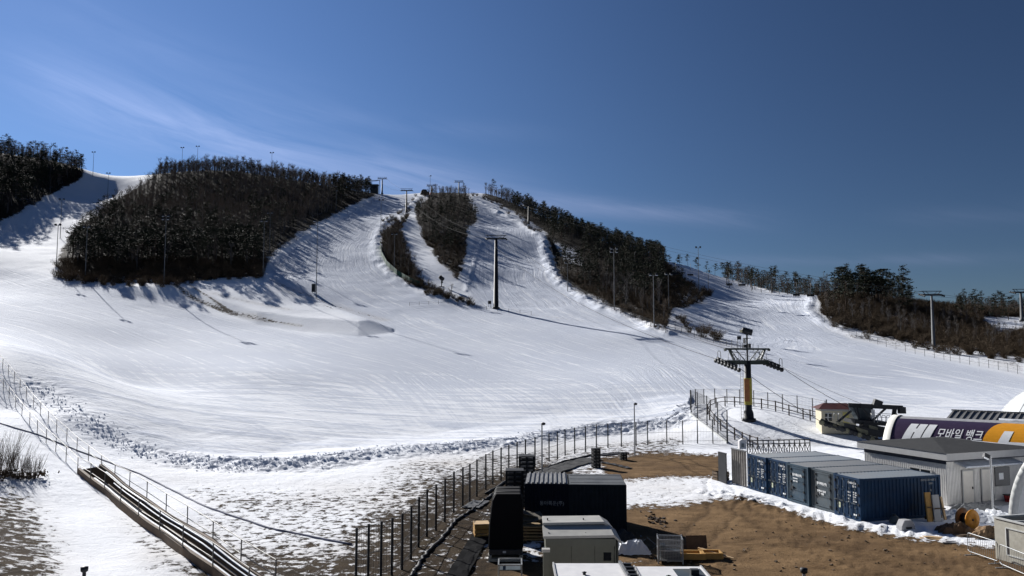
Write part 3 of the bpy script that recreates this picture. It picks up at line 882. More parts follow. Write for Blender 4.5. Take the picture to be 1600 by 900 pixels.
    build(brush, 280, sp, lambda k, px, py: {'strip': .8, 'mound': 1.02, 'isle': .8, 'right': 1.0}.get(k, 1.0), 'dry_bush', 'bush', lambda k, px, py, y: label_brush(k), lambda k: 'dry bushes of the ' + zone_words[k], 'dry_brush_thicket',
          'dense dry brown brush on the slopes', [[b] for b in BRUSH], [M_BRUSH])
    print('trees', len(pines), len(bares), len(brush))
forest()

# ---------------------------------------------------------------- object materials
M_STEEL = mat('galvanised_steel', (.30, .31, .32), .5, .6, var=.2)
M_POLE = mat('dull_pole', (.16, .165, .17), .6, .3)
M_DARK = mat('dark_steel', (.020, .022, .026), .55, .2, var=.35)
M_BLACK = mat('black_plastic', (.012, .012, .014), .6)
M_GREEN = mat('dark_green_paint', (.022, .032, .028), .55)
M_OLIVE = mat('olive_machine', (.15, .145, .10), .6, var=.3, dirt=(.04, .035, .025))
M_ROPE = mat('steel_rope', (.018, .018, .020), .8, .0, spec=.1)
M_WOOD = mat('weathered_wood', (.115, .078, .050), .85, var=.35, scale=2, dirt=(.06, .045, .03))
M_WOODY = mat('yellow_timber', (.44, .25, .075), .75, var=.25)
M_PLY = mat('pale_plywood', (.48, .33, .18), .8)
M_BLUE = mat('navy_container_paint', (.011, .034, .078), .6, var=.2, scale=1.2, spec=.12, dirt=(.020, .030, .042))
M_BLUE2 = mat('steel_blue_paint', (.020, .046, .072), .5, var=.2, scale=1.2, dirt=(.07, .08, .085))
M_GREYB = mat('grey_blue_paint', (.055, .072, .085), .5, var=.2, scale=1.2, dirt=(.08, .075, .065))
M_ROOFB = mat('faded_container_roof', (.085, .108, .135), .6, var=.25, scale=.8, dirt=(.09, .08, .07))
M_NAVY = mat('black_navy_paint', (.010, .013, .022), .8, spec=.08)
M_NAVY2 = mat('dark_slate_paint', (.015, .021, .028), .8, spec=.08)
M_ROOFG = mat('grey_roof_sheet', (.20, .20, .20), .55, .2, var=.25, scale=1)
M_WHITE = mat('white_lettering', (.75, .76, .76), .6, var=.05)
M_FADED = mat('faded_lettering', (.22, .24, .25), .7, var=.1)
M_SIDING = mat('pale_siding', (.62, .61, .59), .6, var=.08)
M_FASCIA = mat('grey_fascia', (.36, .36, .36), .6, var=.08)
M_CHAR = mat('charcoal_shingle', (.030, .031, .033), .9, var=.3)
M_DOOR = mat('cream_door', (.60, .57, .52), .5, var=.06)
M_GLASS = mat('dark_glass', (.015, .018, .022), .15, spec=.5)
M_PURPLE = mat('purple_banner', (.045, .030, .060), .35, var=.12)
M_ORANGE = mat('orange_banner', (.72, .31, .022), .35, var=.08)
M_DOMEW = mat('white_membrane', (.72, .73, .74), .5, var=.05)
M_RIM = mat('pale_rim', (.50, .51, .50), .5, var=.1)
M_BEIGE = mat('beige_steel', (.40, .385, .33), .55, var=.1, dirt=(.28, .26, .22))
M_REDROOF = mat('maroon_roof', (.075, .022, .020), .6)
M_CREAM = mat('cream_wall', (.52, .47, .35), .7, var=.1)
M_YEL = mat('yellow_pad', (.30, .25, .04), .6)
M_ORG = mat('orange_pad', (.26, .10, .035), .6)
M_REEL = mat('orange_reel', (.62, .26, .02), .6, var=.2)
M_TARP = mat('white_plastic_sheet', (.70, .72, .75), .4, var=.1)
M_CABIN = mat('grey_green_cabinet', (.125, .130, .105), .5, var=.1)
M_CABROOF = mat('pale_metal_roof', (.42, .41, .38), .5, var=.08)
M_WHITEM = mat('white_sheet_metal', (.68, .67, .67), .45, var=.06)
M_NET = mat('green_net', (.015, .06, .04), .8)
M_RED = mat('red_plastic', (.35, .03, .03), .5)
M_LAMP = mat('lamp_glass', (.75, .77, .80), .3, var=.05)
M_CONC = mat('concrete', (.34, .34, .35), .85, var=.2)
M_SHADOW_LINE = mat('blue_grey_shadow_line', (.13, .14, .20), .8)  # shadow tone for the tube laid across the lower left snow
M_BELT = mat('black_belt', (.012, .010, .009), .95, spec=.0)

def text_mb(body, size, mb=None, M=None, bold=.0, shear=0.):
    """flat lettering as a mesh; M maps (x along, y up, 0) into place"""
    cu = bpy.data.curves.new('lettering', 'FONT'); cu.body = body; cu.size = size; cu.offset = bold; cu.shear = shear
    cu.resolution_u = 2
    o = bpy.data.objects.new('lettering', cu); COL.objects.link(o)
    dg = bpy.context.evaluated_depsgraph_get()
    me = bpy.data.meshes.new_from_object(o.evaluated_get(dg))
    vs = [v.co.copy() for v in me.vertices]; fs = [tuple(p.vertices) for p in me.polygons]
    bpy.data.objects.remove(o); bpy.data.curves.remove(cu); bpy.data.meshes.remove(me)
    if M is not None: vs = [M @ v for v in vs]
    mb = mb or MB(); mb.add(vs, fs); return mb
def frame(o, ex, ey):
    """matrix with origin o, x axis ex, y axis ey"""
    ex = Vector(ex).normalized(); ey = Vector(ey).normalized(); ez = ex.cross(ey)
    m = Matrix((ex, ey, ez)).transposed().to_4x4(); m.translation = Vector(o); return m
def corrugated(mb, p0, p1, z0, z1, n, depth, out):
    """sheet with trapezoid ribs between two ground points"""
    p0 = Vector(p0); p1 = Vector(p1); out = Vector(out).normalized() * depth
    prof = []
    for i in range(n):
        for f, k in ((0, 0), (.3, 0), (.42, 1), (.85, 1), (.97, 0)):
            prof.append(p0.lerp(p1, (i + f) / n) - out * k)
    prof.append(p1)
    vs = [Vector((p.x, p.y, z)) for p in prof for z in (z0, z1)]
    mb.add(vs, [(2*i, 2*i+2, 2*i+3, 2*i+1) for i in range(len(prof)-1)])
    return mb

# ---------------------------------------------------------------- light masts
def mast_height(px, ytop, p):
    a, f, h = ray(px, ytop)
    return CAM_Z + h * p.y / f - p.z
def light_mast(px, ybase, ytop, label, heads=2, D=None, m=None, r=.13, name='light_mast', grp='floodlight masts along the pistes', topx=None):
    p = hit(px, ybase) if D is None else None
    if p is None:
        q = P(px, ybase, D or 450); p = Vector((q.x, q.y, min(q.z, ground(q.x, q.y) + .3) if D is None else q.z))
        if D: p.z = ground(q.x, q.y)
    h = mast_height(px, ytop, p)
    t = thing(name, label, 'light mast', p, random.uniform(-.2, .2), grp)
    m = m or M_POLE
    MB().tube((0, 0, -.6), (0, 0, h), r, r * .55, 8).build('pole', m, t)
    if heads:
        a = MB().bar((-.9, 0, h - .1), (.9, 0, h - .1), .1)
        if heads > 2: a.bar((-.9, 0, h - 1.0), (.9, 0, h - 1.0), .1)
        a.build('crossarm', m, t)
        hs = [(-.75, h + .15), (.75, h + .15)] if heads >= 2 else [(0.35, h + .1)]
        if heads > 2: hs += [(-.75, h - .75), (.75, h - .75)]
        for x, z in hs:
            f = MB().box((x, -.15, z), (.62, .42, .52), Euler((R(-25), 0, 0)).to_matrix()).build('floodlight', M_DARK, t)
            MB().box((x, -.365, z - .10), (.54, .02, .44), Euler((R(-25), 0, 0)).to_matrix()).build('lens', M_LAMP, f)
    return t
MASTS = [
 (256, 445, 338, 'tall twin headed floodlight mast at the right foot of the left wood', 4), (133, 437, 355, 'floodlight mast with bright heads in front of the left end of the big wood', 2),
 (94, 372, 312, 'floodlight mast on the shaded left piste, half way up its right edge', 2), (88, 416, 352, 'floodlight mast at the lower left corner of the big wood, beside pines', 2),
 (168, 310, 271, 'floodlight mast in the middle of the upper left piste', 2), (145, 276, 238, 'lone floodlight mast on the skyline beside the far left tall pines', 2),
 (284, 268, 231, 'left one of two floodlight masts rising over the big wood top', 2), (308, 266, 229, 'right one of two floodlight masts rising over the big wood top', 2),
 (424, 282, 239, 'floodlight mast sticking out of leafless trees on the big wood ridge', 2), (411, 432, 346, 'shorter of the paired floodlight masts at the right corner of the big wood', 2),
 (421, 395, 333, 'higher placed of the paired floodlight masts at the right corner of the big wood', 2), (494, 466, 346, 'slim floodlight mast on the left middle piste with a box on its foot', 2),
 (595, 366, 313, 'floodlight mast at the upper end of the green net', 2), (525, 330, 298, 'floodlight mast hidden in the wood beside the upper left middle piste', 1),
 (616, 424, 366, 'floodlight mast inside the brush strip by the green net', 2), (672, 304, 275, 'floodlight mast on the summit beside the parked vehicle', 1),
 (733, 330, 315, 'short lamp post near the top of the right middle piste', 1), (887, 455, 411, 'floodlight mast in the snow gap of the ridge wood', 2),
 (960, 484, 389, 'tall four headed floodlight mast at the foot of the ridge wood', 4), (1022, 511, 430, 'floodlight mast at the lower corner of the ridge wood', 2),
 (1045, 484, 429, 'floodlight mast beside the dark spur left of the right piste', 2), (1092, 449, 387, 'floodlight mast on the right piste before the pine crest', 2),
 (1107, 456, 424, 'shorter floodlight mast just right of the tall one on the right piste', 1), (1206, 456, 431, 'floodlight mast among brush on the right crest', 2),
 (1288, 461, 425, 'leftmost of three thin masts at the tip of the brown mound', 1), (1300, 462, 430, 'rightmost of three thin masts at the tip of the brown mound', 1)]
for px, yb, yt, lb, n in MASTS: light_mast(px, yb, yt, lb, n)
def yard_lamp(px, yb, yt, label, r=.07):
    p = hit(px, yb); h = mast_height(px, yt, p)
    t = thing('yard_lamp', label, 'lamp post', p)
    MB().tube((0, 0, -.1), (0, 0, h), r, r * .8, 10).build('pole', M_STEEL, t)
    l = MB().lathe([(.02, h + .12), (.16, h + .08), (.19, h - .02), (.12, h - .10), (.02, h - .12)], (.12, -.05, 0)).build('lamp_head', M_DARK, t)
    MB().lathe([(.14, h - .105), (.02, h - .135)], (.12, -.05, 0)).build('lens', M_LAMP, l)
    return t
yard_lamp(992, 712, 631, 'taller grey lamp post behind the wire fence right of the black crates')
yard_lamp(847, 742, 662, 'grey lamp post with round head behind the dark ribbed container')
# spotlight pole in front of the pale house
p = hit(1552, 806); h = mast_height(1549, 712, p)
t = thing('spotlight_pole', 'thin grey pole with a small spotlight in front of the pale house', 'lamp post', p)
MB().tube((0, 0, -.1), (0, 0, h), .065, .055, 10).build('pole', M_STEEL, t)
f = MB().box((-.3, -.05, h - .02), (.36, .22, .26), Euler((R(-20), R(25), 0)).to_matrix()).bar((-.3, 0, h), (0, 0, h), .05).build('spotlight', M_DARK, t)
MB().box((-.36, -.17, h - .11), (.30, .02, .20), Euler((R(-20), R(25), 0)).to_matrix()).build('lens', M_LAMP, f)
for px, yb, yt, lb in ((1256, 922, 888, 'short bollard lamp at the lower edge of the sandy yard'), (132, 905, 886, 'short dark bollard on the patchy grass at lower left')):
    q = P(px, yt, 33); z0 = ground(q.x, q.y)
    t = thing('bollard_lamp', lb, 'bollard', (q.x, q.y, z0)); h = q.z - z0
    MB().tube((0, 0, -.1), (0, 0, h - .22), .07, n=10).build('post', M_STEEL if px > 500 else M_DARK, t)
    MB().lathe([(.06, h - .22), (.14, h - .16), (.15, h), (.03, h + .03)]).build('cap', M_DARK, t)

# ---------------------------------------------------------------- lift towers, ropes, chairs
def sheave_train(mb, c, axis, n, L, r=.24):
    """row of guide wheels under a rocker beam, along the rope"""
    axis = Vector(axis).normalized(); side = axis.cross(Vector((0, 0, 1))).normalized()
    for i in range(n):
        p = c + axis * L * ((i + .5) / n - .5)
        q = side.to_track_quat('Z', 'Y').to_matrix()
        mb.lathe([(r, -.07), (r * .8, -.03), (r * .8, .03), (r, .07)], p, q, 12)
    mb.bar(c - axis * L * .5 + Vector((0, 0, .12)), c + axis * L * .5 + Vector((0, 0, .12)), .10, .16)
def small_tower(px, yb, yt, arm, label, D=None, rbase=.5, rdir=(-.25, 1, .3), m=M_DARK, yaw=None):
    p = hit(px, yb) if D is None else None
    if p is None:
        q = P(px, yb, D or 450); p = Vector((q.x, q.y, ground(q.x, q.y) if D is None else q.z))
    h = mast_height(px, yt, p)
    t = thing('lift_tower', label, 'lift tower', p, 0, 'chairlift towers on the slopes')
    if yaw: t.rotation_euler.z = yaw
    MB().lathe([(rbase * 1.5, -.5), (rbase * 1.5, .35), (rbase, .4), (rbase * .55, h - .9)], n=10).build('pole', m, t)
    MB().bar((-arm / 2, 0, h - .9), (arm / 2, 0, h - .9), .4, .42).build('crossarm', M_DARK, t)
    g = MB().bar((-arm * .52, 0, h), (arm * .52, 0, h), .14, .16)
    for s in (-1, 1):
        g.bar((s * arm * .32, 0, h - .8), (s * arm * .46, 0, h), .12, .12)
        g.bar((s * arm * .12, 0, h - .8), (s * arm * .30, 0, h), .08, .08)
    g.build('service_frame', M_DARK, t)
    d = Vector(rdir)
    for s in (-1, 1):
        w = MB(); sheave_train(w, Vector((s * arm * .5, 0, h - 1.0)), d, 4, 2.4); w.build('sheave_train', M_DARK, t)
    return p, h
T2 = small_tower(775, 482, 368, 5.6, 'tallest tapered lift tower between the middle pistes, with box at its foot', rbase=.72)
T3 = small_tower(635, 332, 295, 5.8, 'lift tower standing high on the left middle piste just below the summit')
T4 = small_tower(597, 303, 277, 5.4, 'lift tower on the skyline beside the summit lift cabin', D=455)
small_tower(717, 306, 282, 5.0, 'lift tower on the skyline left of a wind bent pine', D=455)
T6 = small_tower(826, 350, 318, 5.2, 'lift tower leaning over the bank of the right middle piste')
T7 = small_tower(1459, 543, 455, 4.8, 'tall grey lift tower in front of the brown mound at far right', rbase=.42, m=M_POLE)
T8 = small_tower(1597, 500, 452, 4.8, 'lift tower cut by the right photo edge above the brown wood', D=235, m=M_POLE)
small_tower(674, 306, 288, 5.5, 'small lift tower among leafless trees on the summit', D=462)

# the big tower on the mound
p = hit(1170, 657)
B1 = p.copy(); SCL = p.y / FPX
T1H = mast_height(1170, 566, p)
yaw = R(14)
t = thing('lift_tower', 'big near lift tower with yellow padded pole on the fenced mound', 'lift tower', p, yaw, 'chairlift towers on the slopes')
H = T1H
MB().lathe([(.85, -.3), (.85, .25), (.62, .3), (.56, 1.0), (.42, 1.3), (.40, H + .1)], n=14).build('pole', M_DARK, t)
MB().lathe([(.46, 1.9), (.47, 1.95), (.47, 5.05), (.46, 5.1)], n=14).build('yellow_padding', M_YEL, t)
op = MB(); vs = []
for a in np.linspace(R(175), R(262), 8): vs += [(.49 * math.cos(a), .49 * math.sin(a), 2.3), (.49 * math.cos(a), .49 * math.sin(a), 5.0)]
op.add(vs, [(2 * i, 2 * i + 2, 2 * i + 3, 2 * i + 1) for i in range(7)], True); op.build('orange_padding', M_ORG, t)
MB().bar((-2.75, 0, H), (2.75, 0, H), .55, .45).bar((-2.75, 0, H - .24), (2.75, 0, H - .24), .7, .06).build('crossarm', M_GREEN, t)
g = MB().bar((-2.95, 0, H + 1.6), (2.95, 0, H + 1.6), .22, .22)
for s in (-1, 1):
    g.bar((s * 1.75, 0, H + .2), (s * 2.4, 0, H + 1.5), .26, .2)
    g.bar((s * 1.2, 0, H + .2), (s * 2.2, 0, H + 1.5), .09, .09); g.bar((s * .3, 0, H + .2), (s * 1.5, 0, H + 1.5), .09, .09)
    g.bar((s * 2.95, -.2, H + 1.5), (s * 2.95, .2, H + 1.5), .16, .3)
g.build('service_frame', M_GREEN, t)
for s in (-1, 1):
    pl = MB(); pl.box((s * 2.0, .0, H + .28), (2.2, 1.3, .06))
    for x0 in (.6, 1.5):
        for y0 in (-.6, .6):
            a = [Vector((s * x0, y0, H + .3)), Vector((s * x0, y0, H + 1.05)), Vector((s * (x0 + .12), y0, H + 1.2)), Vector((s * (x0 + .6), y0, H + 1.2)), Vector((s * (x0 + .72), y0, H + 1.05)), Vector((s * (x0 + .72), y0, H + .3))]
            pl.path(a, .03, 5)
    pl.build('service_platform', M_STEEL, t)
    w = MB(); d = Vector((0, 1, .12)) if s < 0 else Vector((0, 1, .02))
    sheave_train(w, Vector((s * 2.85, -.2, H - .35)), Vector((.25, -1, -.28)), 8, 4.6, .27)
    sheave_train(w, Vector((s * 2.85, -.2, H - .02)), Vector((.25, -1, -.28)), 6, 3.6, .22)
    for k in (-1.8, 1.8):
        c = Vector((s * 2.85 + .25 * k * -.5, -.2 + k, H - .1 + .25 * k))
        w.path([c, c + Vector((0, 0, .9)), c + Vector((.25, .15, 1.05)), c + Vector((.5, .2, .9)), c + Vector((.5, .2, 0))], .035, 5)
    w.build('sheave_train', M_DARK, t)
la = MB()
for s in (-.18, .18): la.bar((s - .75, .1, .2), (s - .75, .1, H + .1), .04)
for i in range(int(H / .35)): la.bar((-.93, .1, .35 + i * .35), (-.57, .1, .35 + i * .35), .025)
la.build('ladder', M_STEEL, t)
mm = MB(); mm.bar((0, 0, H + .2), (0, 0, H + 3.4), .16); mm.box((0, 0, H + 2.9), (.8, .5, .08)); mm.box((-.35, 0, H + 2.6), (.08, .4, .7)); mm.box((.35, .1, H + 2.0), (.3, .3, .5)); mm.box((-.25, .1, H + 1.95), (.4, .3, .4))
mm.build('mast_head', M_DARK, t)
def snow_gun(mb, c, az, el, L, r):
    d = Vector((math.sin(az) * math.cos(el), math.cos(az) * math.cos(el), math.sin(el)))
    mb.lathe([(r * .55, -L * .5), (r * .95, -L * .42), (r, -L * .2), (r * .9, L * .35), (r * .98, L * .5), (r * .8, L * .5), (r * .7, L * .1), (.01, L * .05)], c, d.to_track_quat('Z', 'Y').to_matrix(), 16)
gp = p + Vector((0, 0, H + 3.75)); o = thing('snow_gun', 'fan snow gun mounted on the mast head of the near lift tower', 'snow gun', gp, yaw)
g = MB(); snow_gun(g, Vector((0, 0, 0)), R(108), R(-14), 1.25, .40); g.build('barrel', M_DARK, o)
MB().bar((0, 0, -.35), (0, 0, -.1), .12).bar((-.3, 0, -.3), (.3, 0, -.3), .1).build('bracket', M_DARK, o)
MB().box((-.75, 0, .02), (.14, .5, .3), Euler((0, R(-14), 0)).to_matrix()).build('motor_cover', M_OLIVE, o)
# snow gun on a stand beside the brush strip
q = hit(690, 448); o = thing('snow_gun', 'fan snow gun on a short stand at the foot of the snowy gully', 'snow gun', q)
g = MB(); snow_gun(g, Vector((0, 0, 2.6)), R(-150), R(25), 1.5, .65); g.build('barrel', M_DARK, o)
MB().tube((0, 0, -.2), (0, 0, 2.2), .14).bar((-.9, 0, .1), (.9, 0, .1), .12).bar((0, -.9, .1), (0, .9, .1), .12).box((.1, 0, 1.4), (.6, .4, .5)).build('stand', M_DARK, o)
# ropes
def rope(pts, r, label, sag=.0):
    out = []
    for a, b in zip(pts[:-1], pts[1:]):
        n = 14
        for i in range(n):
            f = i / n; q = a.lerp(b, f); q.z -= sag * (b - a).length * 4 * f * (1 - f) * .1
            out.append(q)
    out.append(pts[-1])
    o = MB().path(out, r, 5).build('haul_rope', M_ROPE); return tag(o, label, 'cable')
Rz = Matrix.Rotation(yaw, 4, 'Z')
L1 = p + Rz @ Vector((-2.85, -.2, H - .05)); R1 = p + Rz @ Vector((2.85, -.2, H - .05))
L1b = p + Rz @ Vector((-2.3, -2.4, H - .75)); R1b = p + Rz @ Vector((3.4, -2.4, H - .75))
ST_L = P(1300, 668, 88); ST_R = P(1345, 646, 88.5)
def side(T, s, arm): return T[0] + Vector((s * arm / 2, 0, T[1] - .75))
rope([ST_L, L1b, L1, side(T2, -1, 5.6), side(T3, -1, 5.8), side(T4, -1, 5.4)], .030, 'left hand steel rope of the lift climbing over the big near tower', .25)
rope([ST_R, R1b, R1, side(T2, 1, 5.6), side(T3, 1, 5.8), side(T4, 1, 5.4)], .030, 'right hand steel rope of the lift climbing over the big near tower', .25)
rope([P(1352, 633, 89), p + Vector((.4, 0, H + 1.7)), T2[0] + Vector((0, 0, T2[1] + .1))], .018, 'thin signal cable strung above the haul ropes of the near tower', .3)
mid = P(1040, 404, 285)
ropeB = {}
for s, w in ((-1, 'lower left'), (1, 'upper right')):
    a, b, c = side(T6, s, 5.2), side(T7, s, 4.8), side(T8, s, 4.8)
    b = b.copy(); ropeB[s] = (a, b)
    rope([a, b, c], .030, ('front' if s < 0 else 'rear') + ' rope of the far chairlift crossing over the right piste', .22)
def chair(px, py, label, D):
    """four seat chair hung from the rope above it"""
    q = P(px, py, D); t = thing('lift_chair', label, 'lift chair', q, R(random.uniform(-14, 14)), 'chairs hanging from the far chairlift')
    k = MB().path([(0, 0, 4.2), (0, 0, 2.6), (0, .35, 1.7), (0, .35, 1.25)], .05, 6).bar((-1.0, .35, 1.25), (1.0, .35, 1.25), .07)
    for s in (-1, 1): k.path([(s, .35, 1.25), (s, .4, .6), (s, .2, .1), (s, -.3, 0)], .035, 5)
    k.build('hanger', M_POLE, t)
    MB().box((0, 0, 0), (2.1, .55, .10)).build('seat', M_DARK, t)
    MB().box((0, .36, .45), (2.1, .08, .55), Euler((R(-10), 0, 0)).to_matrix()).build('backrest', M_DARK, t)
    return t
for px, py, D, lb in ((936, 411, 300, 'lift chair before the dark wood, left of all the others'), (992, 411, 290, 'lift chair before the dark wood near the pine ridge'), (1056, 429, 275, 'lift chair at the edge between dark spur and right piste'),
                      (1079, 431, 270, 'lift chair over the upper right piste next to the spur'), (1140, 446, 258, 'left one of the lift chair pair over the middle right piste'), (1160, 447, 254, 'right one of the lift chair pair over the middle right piste'),
                      (1245, 463, 238, 'left one of the lift chair pair before the right crest'), (1267, 464, 234, 'right one of the lift chair pair before the right crest')):
    chair(px, py, lb, D)
# summit cabin and vehicle
q = P(585, 299, 452); t = thing('summit_cabin', 'small grey lift cabin under a frame at the edge of the summit trees', 'cabin', q)
MB().span(-2.2, 2.2, -1.5, 1.5, -3, 3.6).build('wall', M_GREYB, t); MB().span(-1.6, 1.6, -1.56, -1.5, 1.4, 3.0).build('window', M_GLASS, t)
MB().span(-2.5, 2.5, -1.8, 1.8, 3.6, 3.85).build('roof', M_DARK, t)
f = MB()
for x in (-4.2, 3.2): f.bar((x, -2, -3), (x, -2, 6), .25)
f.bar((-4.6, -2, 6), (3.6, -2, 6), .3).bar((-4.2, -2, 4.6), (3.2, -2, 6), .15); f.build('gantry', M_DARK, t)
q = P(664, 303, 455); q.z = max(ground(q.x, q.y), q.z - .5)
t = thing('snow_groomer', 'dark tracked vehicle parked on the summit snow', 'vehicle', q, R(15))
b = MB(); b.prism([(-2.4, -1.1, .9), (2.3, -1.1, .9), (2.5, -1.1, 1.7), (1.2, -1.1, 1.9), (.7, -1.1, 3.0), (-1.5, -1.1, 3.0), (-2.4, -1.1, 1.9)], (0, 2.2, 0)); b.build('body', M_DARK, t, .06)
MB().prism([(.62, -1.14, 2.8), (1.05, -1.14, 2.0), (-1.7, -1.14, 2.0), (-1.4, -1.14, 2.8)], (0, .03, 0)).build('window', M_GLASS, t)
for s in (-1, 1): MB().prism([(-2.3, s * 1.25 - .3, .1), (2.1, s * 1.25 - .3, .1), (2.6, s * 1.25 - .3, .6), (2.1, s * 1.25 - .3, 1.0), (-2.3, s * 1.25 - .3, 1.0), (-2.7, s * 1.25 - .3, .6)], (0, .6, 0)).build('track', M_BLACK, t)
MB().box((3.1, 0, .7), (.15, 3.6, .9)).bar((2.3, 0, .9), (3.1, 0, .7), .2).build('blade', M_RED, t)
# little boxes on the slopes
def post_sign(px, yb, yt, w, h, label, name='sign_box', m=M_DARK):
    q = hit(px, yb); H = mast_height(px, yt, q)
    t = thing(name, label, 'sign', q)
    MB().tube((-w * .3, 0, -.2), (-w * .3, 0, H), .05).tube((w * .3, 0, -.2), (w * .3, 0, H), .05).build('post', M_POLE, t)
    MB().box((0, -.1, H - h / 2), (w, .12, h)).build('board', m, t, .02)
post_sign(1155, 545, 525, .85, .75, 'small dark board on posts behind the near lift tower')
post_sign(765, 480, 470, .9, .9, 'small dark board on the snow left of the tallest lift tower')
q = hit(490, 458); t = thing('control_box', 'grey control cabinet beside the slim mast on the left middle piste', 'cabinet', q)
MB().span(-.5, .5, -.4, .4, .3, 2.6).build('body', M_POLE, t, .03); MB().span(-.4, .4, -.43, -.4, .5, 2.4).build('door', M_DARK, t); MB().tube((-.35, 0, -.3), (-.35, 0, .3), .06).tube((.35, 0, -.3), (.35, 0, .3), .06).build('foot', M_DARK, t)

# ---------------------------------------------------------------- lift station and hut
q = hit(1345, 690); o = Vector((P(1345, 690, 88).x, 88, 0)); zg = ground(o.x, o.y)
def S(px, py, D): return P(px, py, D) - Vector((o.x, o.y, zg))
t = thing('lift_station', 'dark drive station of the chairlift with gantry and guide wheels, behind the tunnel end', 'lift station', (o.x, o.y, zg))
MB().bar(S(1326, 633, 88), S(1410, 637, 87), .5, .45).box(S(1409, 641, 87), (.7, .5, .7)).build('gantry_beam', M_DARK, t)
l = MB()
l.bar(S(1398, 638, 87.2), S(1394, 672, 87.4), .45, .4); l.bar(S(1396, 640, 87.2), S(1401, 650, 87.4), .2)
for a, b in (((1346, 634), (1373, 676)), ((1386, 636), (1356, 664)), ((1330, 642), (1308, 660)), ((1360, 640), (1376, 680)), ((1338, 636), (1344, 660))): l.bar(S(*a, 87.3), S(*b, 86.8), .18)
l.build('leg', M_DARK, t)
MB().prism([S(1332, 636, 88.2), S(1364, 638, 88.2), S(1366, 656, 88.2), S(1342, 656, 88.2)], (0, 1.2, 0)).build('hopper', M_GREYB, t)
MB().prism([S(1336, 656, 86.5), S(1392, 660, 86.5), S(1388, 666, 86.5), S(1336, 662, 86.5)], (0, 3, 0)).build('deck', M_DARK, t)
hous = MB()
hous.prism([S(1311, 659, 86), S(1328, 662, 86), S(1330, 668, 86), S(1312, 665, 86)], (0, .8, 0))
hous.prism([S(1338, 667, 85.6), S(1356, 673, 85.6), S(1357, 680, 85.6), S(1341, 674, 85.6)], (0, .8, 0))
hous.prism([S(1358, 664, 86), S(1372, 668, 86), S(1372, 684, 86), S(1358, 680, 86)], (0, .8, 0))
hous.build('machine_housing', M_OLIVE, t)
tr = MB().bar(S(1282, 656, 87), S(1375, 690, 85), .35, .3); tr.bar(S(1290, 664, 86.5), S(1372, 686, 85.2), .25, .2)
tr.bar(S(1310, 664, 86.5), S(1375, 678, 86), .9, .7)
tr.bar(S(1345, 668, 86.8), S(1385, 676, 86.6), 1.2, 1.1)
tr.build('rocker_beam', M_DARK, t)
qx = (S(1375, 690, 85) - S(1290, 660, 87)).cross(Vector((0, 0, 1))).normalized().to_track_quat('Z', 'Y').to_matrix()
for i in range(15):
    f = i / 14; c = S(1284, 660, 86.8).lerp(S(1376, 690, 84.8), f)
    MB().lathe([(.12, -.1), (.30, -.09), (.24, -.02), (.24, .02), (.30, .09), (.12, .1)], c, qx, 14).build('guide_wheel', M_DARK if i % 3 else M_OLIVE, t)
for px in (1293, 1303, 1310, 1366, 1371, 1378, 1385):
    b = 656 if px < 1320 else 660
    a = [S(px, b, 86.4), S(px, b - 9, 86.4), S(px + 1.2, b - 11, 86.4), S(px + 4.5, b - 11, 86.4), S(px + 5.6, b - 9, 86.4), S(px + 5.6, b, 86.4)]
    MB().path(a, .035, 5).build('handrail', M_STEEL, t)
for yy in (645, 651): MB().bar(S(1360, yy, 86.4), S(1394, yy + 2, 86.4), .05).build('handrail', M_STEEL, t)
MB().box(S(1371, 630, 87.4), (.9, .5, .7), Euler((0, R(20), 0)).to_matrix()).bar(S(1362, 631, 87.4), S(1362, 642, 87.4), .1).build('motor', M_DARK, t)
MB().prism([S(1362, 640, 87), S(1367, 640, 87), S(1367, 659, 87), S(1362, 659, 87)], (0, .3, 0)).build('post', M_SIDING, t)
hq = P(1306, 668, 93); zg2 = ground(hq.x, hq.y) - .1
t = thing('operator_hut', 'small cream hut with maroon roof beside the lift drive', 'hut', (hq.x, hq.y, zg2), R(-8))
hh = P(1306, 638, 93).z - zg2
MB().span(-1.9, 1.9, -1.4, 1.4, 0, hh).build('wall', M_CREAM, t)
ro = MB(); ex = 2.3
ro.add([(-ex, -1.75, hh), (ex, -1.75, hh), (ex, 1.75, hh), (-ex, 1.75, hh), (-1.3, 0, hh + .62), (1.3, 0, hh + .62)], [(0, 1, 5, 4), (1, 2, 5), (2, 3, 4, 5), (3, 0, 4), (3, 2, 1, 0)])
rf = ro.build('roof', M_REDROOF, t); MB().tube((-.9, .2, hh + .3), (-.9, .2, hh + 1.0), .06).build('flue', M_DARK, rf)
MB().span(-1.95, 1.95, -1.5, -1.42, hh - .22, hh - .02).build('fascia', M_FASCIA, t)
w = MB().span(-1.5, -.75, -1.43, -1.39, hh - 1.35, hh - .5).build('window', M_GLASS, t); MB().span(-1.56, -.69, -1.46, -1.43, hh - .98, hh - .90).span(-1.56, -.69, -1.46, -1.43, hh - .5, hh - .44).span(-1.16, -1.1, -1.46, -1.43, hh - 1.35, hh - .5).build('frame', M_SIDING, w)
dr = MB().span(.45, 1.15, -1.44, -1.39, hh - 2.0, hh - .35).build('door', mat('yellow_door', (.60, .52, .18), .6), t); MB().box((1.05, -1.47, hh - 1.2), (.05, .05, .15)).build('handle', M_DARK, dr)

